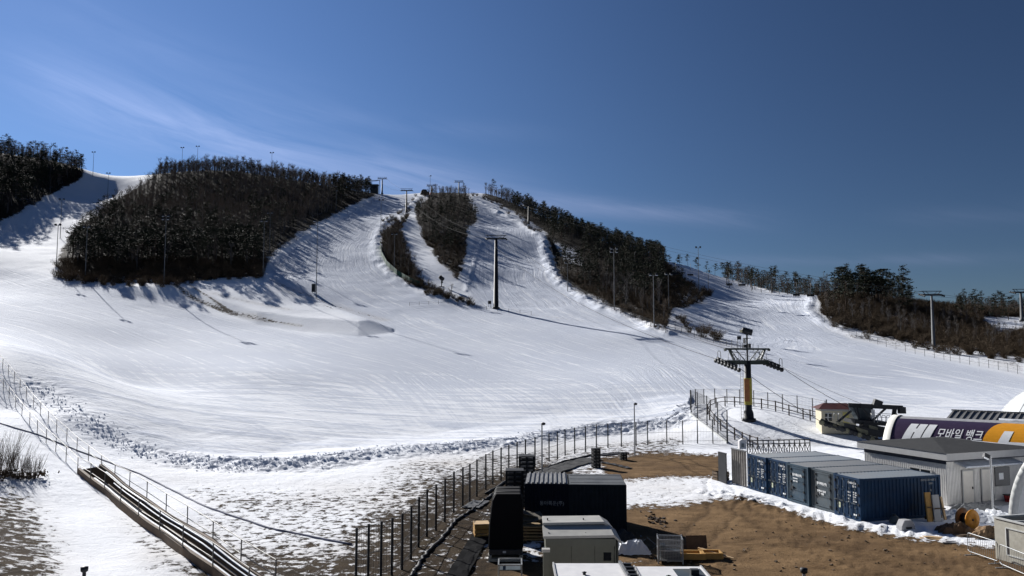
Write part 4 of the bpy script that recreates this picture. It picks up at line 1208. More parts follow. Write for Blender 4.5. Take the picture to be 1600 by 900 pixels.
# ---------------------------------------------------------------- shipping containers in a row
AX = Vector((-.265, .964, 0)); BX = Vector((.964, .265, 0))
CORNER = hit(1345, 815.5); CORNER.z = 0.02
CW, CL, CH = 2.44, 6.06, 2.59
def container(origin, ax, bx, body, roofm, label, front, length=CL, width=CW, h=CH, ribs=22, name='shipping_container', grp='blue shipping containers in the row'):
    """origin: bottom corner of the door end; ax runs along the door end, bx along the long side"""
    t = thing(name, label, 'container', origin, 0, grp)
    yawm = Matrix((bx, ax, Vector((0, 0, 1)))).transposed().to_4x4()   # local x = length, y = width
    t.rotation_euler = yawm.to_euler()
    L, W, H = length, width, h
    sh = MB()
    corrugated(sh, (0.12, 0.02, 0), (L - .12, 0.02, 0), .16, H - .12, ribs, .04, (0, -1, 0))
    corrugated(sh, (L - .12, W - .02, 0), (0.12, W - .02, 0), .16, H - .12, ribs, .04, (0, 1, 0))
    corrugated(sh, (L - .02, 0.12, 0), (L - .02, W - .12, 0), .16, H - .12, 9, .04, (1, 0, 0))
    sh.build('wall', body, t)
    f = MB()
    for x in (.07, L - .07):
        for y in (.07, W - .07): f.box((x, y, H / 2), (.14, .14, H))
    for y in (.05, W - .05): f.box((L / 2, y, .08), (L - .28, .1, .16)); f.box((L / 2, y, H - .06), (L - .28, .1, .12))
    for x in (.06, L - .06): f.box((x, W / 2, .08), (.12, W - .28, .16)); f.box((x, W / 2, H - .06), (.12, W - .28, .12))
    for x in (.09, L - .09):
        for y in (.08, W - .08):
            for z in (.06, H - .05): f.box((x, y, z), (.19, .175, .13))
    f.box((L / 2, W / 2, .10), (L - .3, W - .3, .06))
    f.build('frame', body, t)
    r = MB(); n = ribs
    prof = []
    for i in range(n):
        for fr, k in ((0, 0), (.35, 0), (.45, 1), (.9, 1)): prof.append((.14 + (L - .28) * (i + fr) / n, H - .02 + .028 * k))
    prof.append((L - .14, H - .02))
    r.add([(x, y, z) for x, z in prof for y in (.1, W - .1)], [(2*i, 2*i+2, 2*i+3, 2*i+1) for i in range(len(prof) - 1)])
    r.build('roof', roofm, t)
    if front == 'double':
        for k, y0 in enumerate((.14, W / 2 + .01)):
            y1 = y0 + W / 2 - .15
            d = MB(); d.span(.03, .08, y0, y1, .18, H - .14)
            for zz in (.22, .95, 1.70, H - .2): d.span(-.005, .03, y0 + .02, y1 - .02, zz - .03, zz + .03)
            for yy in (y0 + .02, (y0 + y1) / 2, y1 - .02): d.span(-.005, .028, yy - .025, yy + .025, .2, H - .16)
            do = d.build('door', body, t)
            b = MB()
            for yy in (y0 + .28, y1 - .28):
                b.tube((-.03, yy, .12), (-.03, yy, H - .1), .022, n=6)
                for zz in (.2, .75, 1.3, 1.9, H - .22): b.box((-.025, yy, zz), (.05, .12, .06))
                b.bar((-.06, yy, 1.05), (-.06, yy + .32, 1.02), .03, .05)
            b.build('lock_rod', M_GREYB, do)
            hg = MB()
            for zz in (.4, 1.0, 1.6, 2.2): hg.box((-.01, y0 + .0 if k == 0 else y1, zz), (.06, .1, .14))
            hg.build('hinge', M_DARK, do)
        # lettering on the right hand leaf as seen from outside (y small), placard on the left hand leaf
        def put(s, size, y, z, m=M_WHITE):
            M = frame((-.035, y, z), (0, -1, 0), (0, 0, 1)); return text_mb(s, size, None, M, .004)
        lt = put('DHSU 201', .17, 1.02, 2.20); text_mb('22G1', .15, lt, frame((-.035, .62, 2.02), (0, -1, 0), (0, 0, 1)), .004)
        for i, s in enumerate(('MAX', 'TARE', 'NET', 'CU')): text_mb(s, .11, lt, frame((-.035, 1.06, 1.62 - i * .20), (0, -1, 0), (0, 0, 1)), .005)
        for i, s in enumerate(('30 480', '67 200', '2 200', '4 850', '28 280', '33.2')): text_mb(s, .11, lt, frame((-.035, .58, 1.66 - i * .135), (0, -1, 0), (0, 0, 1)), .005)
        lt.span(-.04, -.03, .30, .58, .30, .40)
        lt.build('lettering', M_WHITE, t)
        MB().span(-.02, -.008, W - .62, W - .40, .55, .88).build('placard', mat('pale_placard', (.55, .58, .42), .6), t)
    elif front == 'side':
        fr = MB(); corrugated(fr, (.02, W - .13, 0), (.02, W - .50, 0), .16, H - .12, 3, .03, (-1, 0, 0)); corrugated(fr, (.02, .50, 0), (.02, .13, 0), .16, H - .12, 3, .03, (-1, 0, 0))
        fr.span(.0, .06, .46, .52, .16, H - .12).span(.0, .06, W - .52, W - .46, .16, H - .12)
        fr.build('end_panel', body, t)
        d = MB().span(.02, .07, .53, W - .53, .18, H - .14)
        for zz in (.26, .90, 1.55, H - .22): d.span(-.015, .02, .55, W - .55, zz - .04, zz + .04)
        do = d.build('door', M_GREYB if body is M_GREYB else M_BLUE2, t)
        b = MB()
        for zz in (.35, .85, 1.4, 1.9, 2.25): b.box((-.01, .50, zz), (.07, .12, .13)); b.box((-.01, W - .5, zz), (.07, .12, .13))
        b.build('hinge', M_DARK, do); MB().box((-.05, W - .72, 1.02), (.07, .22, .16)).build('handle', M_DARK, do)
        return t
    return t
def letter(t, rows, m=M_WHITE, x=-.03):
    lt = MB()
    for s, size, y, z in rows: text_mb(s, size, lt, frame((x, y, z), (0, -1, 0), (0, 0, 1)), .006)
    lt.build('lettering', m, t)
ORD = ['navy container closest to the camera, its whole long side in shade', 'grey blue container with a narrow barred door, second from the near end of the row', 'steel blue container with single door and white heading, in the middle of the row',
       'navy container with two leaf doors, fourth from the near end of the row', 'navy container at the far end of the row beside the grey corrugated sheet']
for i in range(5):
    og = CORNER + AX * (i * (CW + .06)) + BX * (0.0, .12, -.05, .1, -.04)[i]
    kind = ('double', 'side', 'side', 'double', 'double')[i]
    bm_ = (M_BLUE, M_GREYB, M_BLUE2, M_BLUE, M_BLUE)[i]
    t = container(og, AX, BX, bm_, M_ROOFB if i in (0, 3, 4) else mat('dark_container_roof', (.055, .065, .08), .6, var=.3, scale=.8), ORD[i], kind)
    if i == 2: letter(t, [('동아특운(주)', .20, 1.72, 1.84), ('032-000-0000', .09, 1.66, 1.64), ('임대 · 판매', .11, 1.66, 1.44)])
    if i == 1: letter(t, [('동아특운(주)', .20, 1.80, 1.64), ('컨테이너 임대', .15, 1.76, 1.16), ('매매 · 제작', .15, 1.76, .98)])
    if i == 0:
        s = MB(); text_mb('DHSU 201468 2', .17, s, frame((4.55, -.008, 2.28), (1, 0, 0), (0, 0, 1)), .004); text_mb('22G1', .15, s, frame((5.15, -.008, 2.06), (1, 0, 0), (0, 0, 1)), .004); text_mb('8', .2, s, frame((5.25, -.008, 1.62), (1, 0, 0), (0, 0, 1)), .004)
        s.build('side_lettering', M_FADED, t)
# sheets standing at the far end of the row
q = CORNER + AX * (5 * (CW + .06) + .15)
t = thing('corrugated_sheet', 'grey brown corrugated sheet wall standing at the far end of the container row', 'panel', (q.x, q.y, 0))
s = MB(); corrugated(s, (0, 0, 0), AX * 2.0 - BX * .1, .05, 2.75, 7, .08, -BX); s.build('sheet', mat('grey_brown_sheet', (.20, .185, .17), .6, .1), t)
MB().bar((0, 0, 2.78), AX * 2.0 - BX * .1 + Vector((0, 0, 2.78)), .1, .08).bar((.1, 0, .2), (.1, 0, 2.7), .08).build('rail', M_POLE, t)
q2 = q + AX * 2.1 - BX * .5
o = MB().bar(q2 + Vector((0, 0, 1.15)), q2 + AX * 1.2 + Vector((0, 0, 1.15)), .08, 2.3).bar(q2 + Vector((0, 0, 2.33)), q2 + AX * 1.2 + Vector((0, 0, 2.33)), .12, .06).build('dark_board', M_DARK); tag(o, 'dark upright board leaning left of the grey corrugated sheet', 'board')
q = P(1160, 712, 65); z = P(1160, 689, 65).z
t = thing('lantern_sign', 'small white lantern box on a post above the corrugated sheet', 'sign', (q.x, q.y, ground(q.x, q.y)))
MB().tube((0, 0, -.1), (0, 0, z - .7), .05).build('post', M_POLE, t); MB().box((0, 0, z - .32), (.56, .4, .66)).prism([(-.3, -.22, z), (.3, -.22, z), (0, -.22, z + .18)], (0, .44, 0)).build('box', M_WHITEM, t, .02)
MB().span(-.12, .12, -.215, -.203, z - .5, z - .18).build('panel', M_FADED, t)
# lattice frame behind the containers
a = P(1168, 707, 69); b = P(1266, 708, 70); t = thing('lattice_barrier', 'dark lattice railing standing behind the far containers', 'barrier', (a.x, a.y, 0))
d = b - a; d.z = 0; f = MB(); zt, zb = a.z + 1.0, a.z - .35
for z in (zt, zt - .3, zb): f.bar((0, 0, z), d + Vector((0, 0, z)), .07, .08)
n = 12
for i in range(n + 1): p0 = d * (i / n); f.bar(p0 + Vector((0, 0, -.1)), p0 + Vector((0, 0, zt)), .07)
for i in range(n):
    f.bar(d * (i / n) + Vector((0, 0, zb)), d * ((i + 1) / n) + Vector((0, 0, zt - .3)), .05); f.bar(d * (i / n) + Vector((0, 0, zt - .3)), d * ((i + 1) / n) + Vector((0, 0, zb)), .05)
f.build('lattice', M_DARK, t)

# ---------------------------------------------------------------- pale house with hip roof
HC = P(1479, 709, 54.0)                                  # eave corner nearest the camera
ha = Vector((-.36, .933, 0)); hb = Vector((.933, .36, 0))
t = thing('site_house', 'pale ribbed house with charcoal hip roof beside the containers', 'house', (HC.x, HC.y, 0))
t.rotation_euler = Matrix((hb, ha, Vector((0, 0, 1)))).transposed().to_euler()   # local x along the front, y along the left wall
E = HC.z; HL, HWd = 9.0, 7.9; ov = .35
wl_ = MB(); corrugated(wl_, (ov, HWd - ov, 0), (ov, ov, 0), 0, E - .5, 44, .035, (-1, 0, 0)); corrugated(wl_, (ov, ov, 0), (HL - ov, ov, 0), 0, E - .5, 60, .035, (0, -1, 0)); wl_.span(ov + .05, HL - ov, ov + .05, HWd - ov, 0, E - .4); wl_.build('wall', M_SIDING, t)
MB().span(ov - .02, ov + .03, ov, HWd - ov, E - .78, E - .48).span(ov - .02, HL - ov, ov - .02, ov + .03, E - .62, E - .48).build('trim_band', mat('navy_trim', (.02, .024, .04), .5), t)
MB().span(0, HL, 0, HWd, E - .48, E - .01).build('fascia', M_FASCIA, t)
r = MB(); pk = .55
r.add([(-.05, -.05, E), (HL + .05, -.05, E), (HL + .05, HWd + .05, E), (-.05, HWd + .05, E), (3.3, HWd / 2, E + pk), (3.9, HWd / 2, E + pk)], [(0, 1, 5, 4), (1, 2, 5), (2, 3, 4, 5), (3, 0, 4), (3, 2, 1, 0)])
rf = r.build('roof', M_CHAR, t)
MB().add([(5.6, 2.5, E + .355), (8.7, 1.2, E + .06), (8.7, 2.6, E + .06), (6.3, 3.2, E + .32)], [(0, 1, 2, 3)]).build('snow_patch', M_TARP, rf)
def hdoor(x0, x1, z1):
    d = MB().span(x0, x1, ov - .09, ov - .045, .12, z1).build('door', M_DOOR, t)
    MB().span(x0 - .08, x0, ov - .10, ov - .04, .1, z1 + .08).span(x1, x1 + .08, ov - .10, ov - .04, .1, z1 + .08).span(x0, x1, ov - .10, ov - .04, z1, z1 + .08).build('frame', M_FASCIA, d)
    MB().box((x1 - .12, ov - .12, 1.1), (.05, .06, .16)).build('handle', M_DARK, d)
hdoor(1.75, 2.70, 2.25); hdoor(3.55, 4.5, 2.25)
w = MB().span(4.85, 6.3, ov - .08, ov - .04, 1.05, 2.35).build('notice_board', M_GLASS, t); MB().span(5.2, 5.65, ov - .09, ov - .08, 1.5, 1.95).build('paper', M_WHITE, w)
MB().prism([(1.1, ov - .9, E - .85), (1.1, ov, E - .62), (1.1, ov, E - .72), (1.1, ov - .9, E - .95)], (5.6, 0, 0)).build('awning', mat('pale_awning', (.45, .48, .52), .5), t)
w = MB().span(ov - .06, ov - .02, 1.6, 3.3, 1.75, 2.2).build('window', M_GLASS, t); MB().span(ov - .08, ov - .02, 1.5, 1.6, 1.7, 2.25).span(ov - .08, ov - .02, 3.3, 3.4, 1.7, 2.25).span(ov - .08, ov - .02, 2.4, 2.48, 1.75, 2.2).span(ov - .08, ov - .02, 1.6, 3.3, 2.2, 2.26).build('frame', M_FASCIA, w)
MB().span(.6, HL, -.9, ov - .1, 0, .10).build('porch', M_CONC, t)
def house_pt(x, y, z): return HC * 1 + hb * x + ha * y - Vector((0, 0, HC.z)) + Vector((0, 0, z))
q = house_pt(5.2, -.45, .10); t = thing('red_tub', 'red plastic tub on the porch of the pale house', 'tub', q)
MB().lathe([(.28, 0), (.36, .42), (.38, .44), (.34, .44), (.27, .04)]).build('bowl', M_RED, t); MB().box((0, 0, .46), (.66, .5, .05)).build('lid', M_DARK, t)

# ---------------------------------------------------------------- barrel tunnel with the banner
TT = P(1400, 650, 74.5); tax = Vector((.8, -.6, 0)); tn = Vector((-.6, -.8, 0)); RZ = TT.z; RY = 5.6; TL = 17.0
org = Vector((TT.x, TT.y, 0))
def tun(s, a, off=0.): return tax * s + tn * (math.sin(a) * (RY + off)) + Vector((0, 0, math.cos(a) * (RZ + off)))
t = thing('banner_tunnel', 'long barrel tunnel wrapped in a purple and orange banner', 'tunnel', org)
def vault(s0, s1, a0, a1, off, m, name, ns=24, na=24, par=None):
    mb = MB(); vs = [tun(s0 + (s1 - s0) * i / ns, a0 + (a1 - a0) * j / na, off) for i in range(ns + 1) for j in range(na + 1)]
    mb.add(vs, [(i * (na + 1) + j, i * (na + 1) + j + 1, (i + 1) * (na + 1) + j + 1, (i + 1) * (na + 1) + j) for i in range(ns) for j in range(na)], True)
    return mb.build(name, m, par or t)
vault(0, TL, -math.pi / 2, math.pi / 2, 0, mat('grey_membrane', (.33, .33, .34), .55), 'shell', 24, 40)
A0, A1 = .24, 1.45
ban = vault(.35, TL, A0, A1, .03, M_PURPLE, 'banner')
rim = MB()
for j in range(40):
    a, b = -math.pi / 2 + math.pi * j / 40, -math.pi / 2 + math.pi * (j + 1) / 40
    P0 = [tun(-.25, a, .10), tun(.32, a, .10), tun(.32, b, .10), tun(-.25, b, .10), tun(-.25, a, -.35), tun(-.25, b, -.35)]
    rim.add(P0, [(0, 1, 2, 3), (0, 3, 5, 4)], True)
rim.build('arch_rim', mat('cream_rim', (.66, .65, .60), .5, var=.05), t)
# end wall
ew = MB(); ew.add([tun(-.05, -math.pi / 2 + math.pi * j / 40, -.2) for j in range(41)], [tuple(range(41))]); ew.build('end_wall', M_GREYB, t)
# lettering bent round the banner: x along the tunnel, y measured up the arc
def arc_len(a): return a * (RZ + RY) / 2
def bend(mb, s0, y0, off, name, m, sx=1., bevel=None):
    """y grows upwards: the arc angle falls as y grows"""
    vs = []
    for v in mb.v:
        a = A1 - (v[1] + y0) / ((RZ + RY) / 2)
        vs.append(tun(s0 + v[0] * sx, a, off))
    mb.v = [tuple(v) for v in vs]
    return mb.build(name, m, ban)
def subdiv_rect(mb, poly, n=10):
    (x0, y0), (x1, y1), (x2, y2), (x3, y3) = poly
    vs = []
    for i in range(n + 1):
        f = i / n; vs += [(x0 + (x3 - x0) * f, y0 + (y3 - y0) * f, 0), (x1 + (x2 - x1) * f, y1 + (y2 - y1) * f, 0)]
    mb.add(vs, [(2 * i, 2 * i + 1, 2 * i + 3, 2 * i + 2) for i in range(n)])
# orange field with a round end
of = MB(); S0 = 7.1; HA = (A1 - A0) * (RZ + RY) / 2
N = 16
cols = []
for i in range(N + 1):
    f = i / N; y = HA * f; x0 = S0 + 2.1 * (1 - math.sqrt(max(0, 1 - (f - .02) ** 2 * .98)))
    cols.append((x0, y))
vs = []
for x0, y in cols:
    for k in range(9): vs.append((x0 + (TL - x0) * k / 8, y, 0))
of.add(vs, [(i * 9 + k, i * 9 + k + 1, (i + 1) * 9 + k + 1, (i + 1) * 9 + k) for i in range(N) for k in range(8)])
bend(of, 0, 0, .05, 'orange_field', M_ORANGE)
lg = MB()
for i in range(3):
    x = i * .74
    subdiv_rect(lg, [(x, 0), (x + .66, 0), (x + .62 + .55, 2.4), (x + .55, 2.4)])
subdiv_rect(lg, [(.4, 1.15), (1.5, 1.15), (1.65, 1.65), (.5, 1.65)], 3)
lg.box((1.75, 2.25, 0), (.001, .001, .0001))
bend(lg, 1.2, 2.5, .07, 'logo_mark', M_WHITE)
tx = text_mb('모바일 뱅크', 1.62, None, None, .018, .28)
# split long faces so that the letters follow the curve
bmx = bmesh.new(); me = tx.mesh('tmp', M_WHITE); bmx.from_mesh(me)
for k in range(1, 12):
    bmesh.ops.bisect_plane(bmx, geom=bmx.verts[:] + bmx.edges[:] + bmx.faces[:], plane_co=(0, k * .16 - .3, 0), plane_no=(0, 1, 0))
bmx.normal_update(); tx = MB(); bmx.verts.index_update(); tx.add([v.co for v in bmx.verts], [tuple(v.index for v in f.verts) for f in bmx.faces]); bmx.free(); bpy.data.meshes.remove(me)
bend(tx, 3.85, 3.05, .07, 'lettering', M_WHITE, .44)
lw_ = MB()
subdiv_rect(lw_, [(0, 0), (.75, 0), (1.25, 2.1), (.6, 2.1)]); subdiv_rect(lw_, [(.7, 0), (2.1, 0), (2.2, .75), (.85, .75)], 4)
for x in (2.75, 4.5): subdiv_rect(lw_, [(x, 0), (x + .85, 0), (x + 1.3, 2.2), (x + .55, 2.2)])
bend(lw_, 8.3, 2.35, .07, 'white_letters', M_WHITE)
dt = MB()
for x in (3.95, 5.7): dt.add([(x + .52 * math.cos(k * .3927), 2.85 + .42 * math.sin(k * .3927), 0) for k in range(16)], [tuple(range(16))])
bend(dt, 8.3, 2.35, .08, 'dark_dot', M_DARK)
# seamed roof strip behind the crest
rv_ = MB(); z0 = RZ - .15
for s0 in np.arange(4.2, 15.5, .52):
    p0 = tax * s0 - tn * .6 + Vector((0, 0, z0)); p1 = tax * (s0 + .35) - tn * 2.2 + Vector((0, 0, z0 + .75))
    rv_.bar(p0, p1, .10, .12)
rv_.add([tax * 4.0 - tn * .6 + Vector((0, 0, z0)), tax * 16 - tn * .6 + Vector((0, 0, z0)), tax * 16.4 - tn * 2.2 + Vector((0, 0, z0 + .72)), tax * 4.4 - tn * 2.2 + Vector((0, 0, z0 + .72))], [(0, 1, 2, 3)])
rv_.build('roof_vent', M_ROOFG, t)
MB().bar(tax * 4.3 - tn * 2.2 + Vector((0, 0, z0 + .78)), tax * 16.4 - tn * 2.2 + Vector((0, 0, z0 + .78)), .15, .1).build('ridge_cap', M_DARK, t)
# snow lying along the tunnel crest
sn = MB(); vs = []
rr = random.Random(3)
for i in range(30):
    s0 = 8.2 + i * .25; w = .5 * math.sin(math.pi * min(1, (i + 1) / 12.)) if i < 6 else .5 + rr.uniform(-.12, .12)
    for j in range(5): vs.append(tax * s0 + tn * (-.5 + w * (j / 4)) + Vector((0, 0, RZ + .02 + .16 * math.sin(math.pi * j / 4))))
sn.add(vs, [(i * 5 + j, i * 5 + j + 1, (i + 1) * 5 + j + 1, (i + 1) * 5 + j) for i in range(29) for j in range(4)], True); sn.build('snow_cap', M_TARP, t)
# white domes
def dome(c, rx, rz, z0, m, name, label, seams=10):
    t = thing(name, label, 'dome', c)
    pr = [(rx * math.cos(a), z0 + rz * math.sin(a)) for a in np.linspace(0, math.pi / 2 - .001, 20)]
    MB().lathe([(rx, 0)] + pr + [(.001, z0 + rz)], n=40).build('shell', m, t)
    s = MB()
    for k in range(seams):
        a = 2 * math.pi * k / seams + .2
        s.path([((rx + .01) * math.cos(b) * math.cos(a), (rx + .01) * math.cos(b) * math.sin(a), z0 + (rz + .01) * math.sin(b)) for b in np.linspace(0, 1.5, 14)], .025, 4)
    s.build('seam', M_RIM, t)
    return t
q = P(1664, 690, 90); dome((q.x, q.y, 0), 6.9, 6.9, 0, mat('grey_white_membrane', (.52, .54, .55), .6, var=.05), 'white_dome', 'large pale dome rising behind the tunnel at the right photo edge')
# inflatable arch hall at the right edge: seen on its side
c0 = P(1578, 806, 47); t = thing('inflatable_hall', 'white inflatable arch hall with grey rim at the right photo edge', 'dome', (c0.x + 3.2 * .72, c0.y - 3.2 * .69, 0), R(-44))
sec = [(-3.2 * math.cos(a), 5.4 * math.sin(a) ** .9) for a in np.linspace(0, math.pi, 33)]
sh = MB(); vs = []
for y in np.linspace(0, 9, 10): vs += [(x, y, z) for x, z in sec]
sh.add(vs, [(i * 33 + j, i * 33 + j + 1, (i + 1) * 33 + j + 1, (i + 1) * 33 + j) for i in range(9) for j in range(32)], True); sh.build('shell', M_DOMEW, t)
e = MB(); e.add([(x * .93, .25, z * .95) for x, z in sec], [tuple(range(33))]); e.build('end_wall', M_DOMEW, t)
rm = MB()
for i in range(32):
    (x0, z0), (x1, z1) = sec[i], sec[i + 1]
    rm.add([(x0 * 1.03, -.05, z0 * 1.03), (x1 * 1.03, -.05, z1 * 1.03), (x1 * .90, -.05, z1 * .91), (x0 * .90, -.05, z0 * .91), (x0 * 1.03, .5, z0 * 1.03), (x1 * 1.03, .5, z1 * 1.03), (x0 * .90, .3, z0 * .91), (x1 * .90, .3, z1 * .91)], [(0, 1, 2, 3), (4, 5, 1, 0), (3, 2, 7, 6)], True)
rm.build('arch_rim', M_RIM, t)

# ---------------------------------------------------------------- things standing about on the right of the yard
q = hit(1556, 873); t = thing('open_skip', 'open topped beige steel box at the lower right corner', 'skip', (q.x, q.y, 0)); hh = mast_height(1551, 809.5, q)
u = -AX; v = BX
bx = MB()
def wallq(a, b, thick, inward): bx.prism([a, b, b + inward * thick, a + inward * thick], (0, 0, hh))
Z0 = Vector((0, 0, 0))
wallq(Z0, u * 6, .06, v); wallq(v * 2.4, v * 2.4 + u * 6, .06, -v); wallq(v * .07, v * 2.33, .06, u); wallq(u * 5.94 + v * .07, u * 5.94 + v * 2.33, .06, u)
bx.build('wall', M_BEIGE, t); MB().prism([u * .07 + v * .07, u * 5.9 + v * .07, u * 5.9 + v * 2.33, u * .07 + v * 2.33], (0, 0, hh * .72)).build('floor', M_DARK, t)
rl = MB()
for a, b in ((Z0, u * 6), (v * 2.4, u * 6 + v * 2.4), (Z0, v * 2.4)): rl.bar(a + Vector((0, 0, hh + .04)), b + Vector((0, 0, hh + .04)), .12, .08)
rl.bar(u * 1.0 + Vector((0, 0, hh + .03)), u * 1.6 + v * 2.4 + Vector((0, 0, hh + .03)), .10, .05); rl.build('rim', M_RIM, t)
pn = MB()
for k in (1.6, 4.2):
    for z in (.35, hh - .35): pn.bar(u * (k - .9) - v * .02 + Vector((0, 0, z)), u * (k + .9) - v * .02 + Vector((0, 0, z)), .05, .05)
    for m_ in (-.9, .9): pn.bar(u * (k + m_) - v * .02 + Vector((0, 0, .35)), u * (k + m_) - v * .02 + Vector((0, 0, hh - .35)), .05, .05)
pn.build('panel_frame', M_RIM, t)
def barrier(a, b, label):
    d = Vector(b) - Vector(a); d.z = 0; L = d.length; e = d / L
    t = thing('crowd_barrier', label, 'barrier', a, math.atan2(e.y, e.x), 'steel crowd barriers by the beige box')
    MB().path([(0, 0, .25), (0, 0, 1.0), (.06, 0, 1.08), (.14, 0, 1.1), (L - .14, 0, 1.1), (L - .06, 0, 1.08), (L, 0, 1.0), (L, 0, .25), (L - .06, 0, .19), (L - .14, 0, .17), (.14, 0, .17), (.06, 0, .19), (0, 0, .25)], .022, 8).build('frame', M_STEEL, t)
    m = MB()
    for i in range(1, int(L / .13)): m.tube((i * .13, 0, .17), (i * .13, 0, 1.1), .008, n=5)
    m.build('bars', M_STEEL, t)
    for x in (.2, L - .2): MB().bar((x, -.35, .02), (x, .35, .02), .06, .03).tube((x, 0, .02), (x, 0, .2), .025).build('foot', M_STEEL, t)
barrier(hit(1513, 866), hit(1560, 884), 'steel crowd barrier on the sand left of the beige box')
barrier(hit(1563, 886), hit(1622, 912), 'steel crowd barrier standing right in front of the beige box')
q = hit(1512, 827); t = thing('cable_drum', 'wooden cable drum with an orange side lying by the white sheet', 'cable drum', (q.x, q.y, 0))
ax = Vector((.40, -.916, 0)).normalized(); qm = ax.to_track_quat('Z', 'Y').to_matrix()
for k, m in ((-.32, M_WOOD), (.32, M_REEL)): 
    fl = MB().lathe([(.58, -.04), (.6, 0), (.58, .04), (.06, .04), (.05, .02)], Vector((0, 0, .6)) + ax * k, qm, 28).build('flange', m, t)
MB().lathe([(.3, -.3), (.3, .3)], Vector((0, 0, .6)), qm, 20).build('core', M_BLACK, t)
MB().lathe([(.07, 0), (.07, .05), (.03, .05)], Vector((0, 0, .6)) + ax * .34, qm, 12).build('hub', M_DARK, t)
def crumpled(c, sx, sy, h, m, name, label, cat, seed, rz=0., n=18):
    """loose sheet heaped on the ground"""
    r = np.random.default_rng(seed); mb = MB(); vs = []
    X, Y = np.meshgrid(np.linspace(-1, 1, n), np.linspace(-1, 1, n))
    Z = np.clip(1 - np.maximum(abs(X) ** 3, abs(Y) ** 3), 0, 1) * h * (.35 + fbm(X * 2.2 + seed, Y * 2.2, seed, 4) * 1.1) + np.abs(fbm(X * 4 + 9, Y * 4 + seed, seed + 2, 3) - .5) * h * .8
    for i in range(n):
        for j in range(n): vs.append((X[i, j] * sx / 2 * (1 + .15 * math.sin(i + seed)), Y[i, j] * sy / 2, max(-.02, Z[i, j] - .02)))
    mb.add(vs, [(i * n + j, i * n + j + 1, (i + 1) * n + j + 1, (i + 1) * n + j) for i in range(n - 1) for j in range(n - 1)])
    o = mb.build(name, m); o.location = c; o.rotation_euler = (0, 0, rz); tag(o, label, cat); return o
q = hit(1545, 812); crumpled((q.x, q.y, 0), 2.8, 1.6, .55, M_TARP, 'plastic_sheet', 'heap of white plastic sheet right of the cable drum', 'plastic sheet', 3, .4)
q = hit(1492, 806); crumpled((q.x, q.y, 0), 2.4, 1.3, .35, M_TARP, 'plastic_sheet', 'flat white plastic sheet left of the cable drum', 'plastic sheet', 5, .5)
q = hit(1520, 797); crumpled((q.x, q.y, 0), 3.4, 1.2, .55, mat('grey_tarpaulin', (.14, .145, .15), .6), 'tarpaulin', 'dark grey tarpaulin lying before the house porch', 'tarpaulin', 8, .4)
def board(p, sx, h, th, m, label, name='upright_board', lean=6, rz=0.):
    t = thing(name, label, 'board', p, rz)
    mb = MB().box((0, 0, h / 2), (sx, th, h), Euler((R(-lean), 0, 0)).to_matrix()); mb.build('sheet', m, t, .01)
    MB().box((0, -th / 2 - .02 - .06, h * .5), (sx * .9, .04, .08), Euler((R(-lean), 0, 0)).to_matrix()).box((0, th * .5 + .1, h * .12), (sx * .8, .08, .2)).build('batten', M_WOOD, t)
q = hit(1452, 815); board((q.x, q.y, 0), .42, 1.75, .1, M_WOODY, 'yellow brown upright board against the near container end', rz=R(15))
q = hit(1464, 815); board((q.x, q.y, 0), .5, 1.6, .08, M_FASCIA, 'grey upright panel next to the yellow brown board', 'upright_sheet', rz=R(15))
q = hit(1474, 812); board((q.x, q.y, 0), .16, 1.4, .1, M_PLY, 'thin pale plank leaning at the house corner', 'leaning_plank', 12, rz=R(20))
q = hit(1415, 822); t = thing('concrete_block', 'pale tapered concrete block in the shade of the near container', 'block', (q.x, q.y, 0), R(15))
MB().prism([(-.5, -.25, 0), (.5, -.25, 0), (.45, -.25, .35), (.26, -.25, .68), (-.26, -.25, .68), (-.45, -.25, .35)], (0, .5, 0)).build('body', M_CONC, t, .03); MB().span(-.2, .2, -.28, -.25, .2, .3).build('slot', M_DARK, t)
q = hit(1398, 818); t = thing('rubble_sack', 'small dark sack slumped beside the concrete block', 'sack', (q.x, q.y, 0)); MB().lathe([(.05, 0), (.30, .05), (.32, .2), (.22, .42), (.08, .5), (.10, .58)]).build('bag', M_GREYB, t); MB().lathe([(.1, .48), (.11, .51), (.1, .54)]).build('tie', M_DARK, t)
for px, py, l, w, m, lb, rz in ((1458, 842, 1.5, .7, M_PLY, 'pale plywood offcut flat on the sand before the cable drum', -.2), (1508, 838, 1.3, .5, M_WOOD, 'dark brown board offcut on the sand near the drum', .3), (1482, 848, .9, .3, M_WHITEM, 'white offcut lying on the sand', .1)):
    q = hit(px, py); o = MB().box((0, 0, .05), (l, w, .05), Euler((R(3), R(2), rz)).to_matrix()).box((.1, .05, .09), (l * .8, w * .5, .03), Euler((0, R(3), rz + .2)).to_matrix()).build('offcut_board', m); o.location = (q.x, q.y, q.z); tag(o, lb, 'board')
q = hit(1493, 832); crumpled((q.x, q.y, 0), 1.8, 1.2, .55, mat('brown_soil', (.13, .08, .045), .95), 'soil_heap', 'small brown soil heap between offcuts and cable drum', 'soil heap', 12)
q = hit(1545, 838); crumpled((q.x, q.y, 0), 2.2, 1.6, .6, mat('pale_sand', (.24, .155, .085), .95), 'sand_heap', 'small sand heap left of the beige box', 'sand heap', 14)
q = hit(1126, 750); t = thing('wooden_crate', 'small dark wooden crate left of the corrugated sheet', 'crate', (q.x, q.y, 0), .3)
mb = MB()
for z in (.12, .36, .6): mb.box((0, -.38, z), (1.1, .05, .18)).box((0, .38, z), (1.1, .05, .18)).box((-.53, 0, z), (.05, .72, .18)).box((.53, 0, z), (.05, .72, .18))
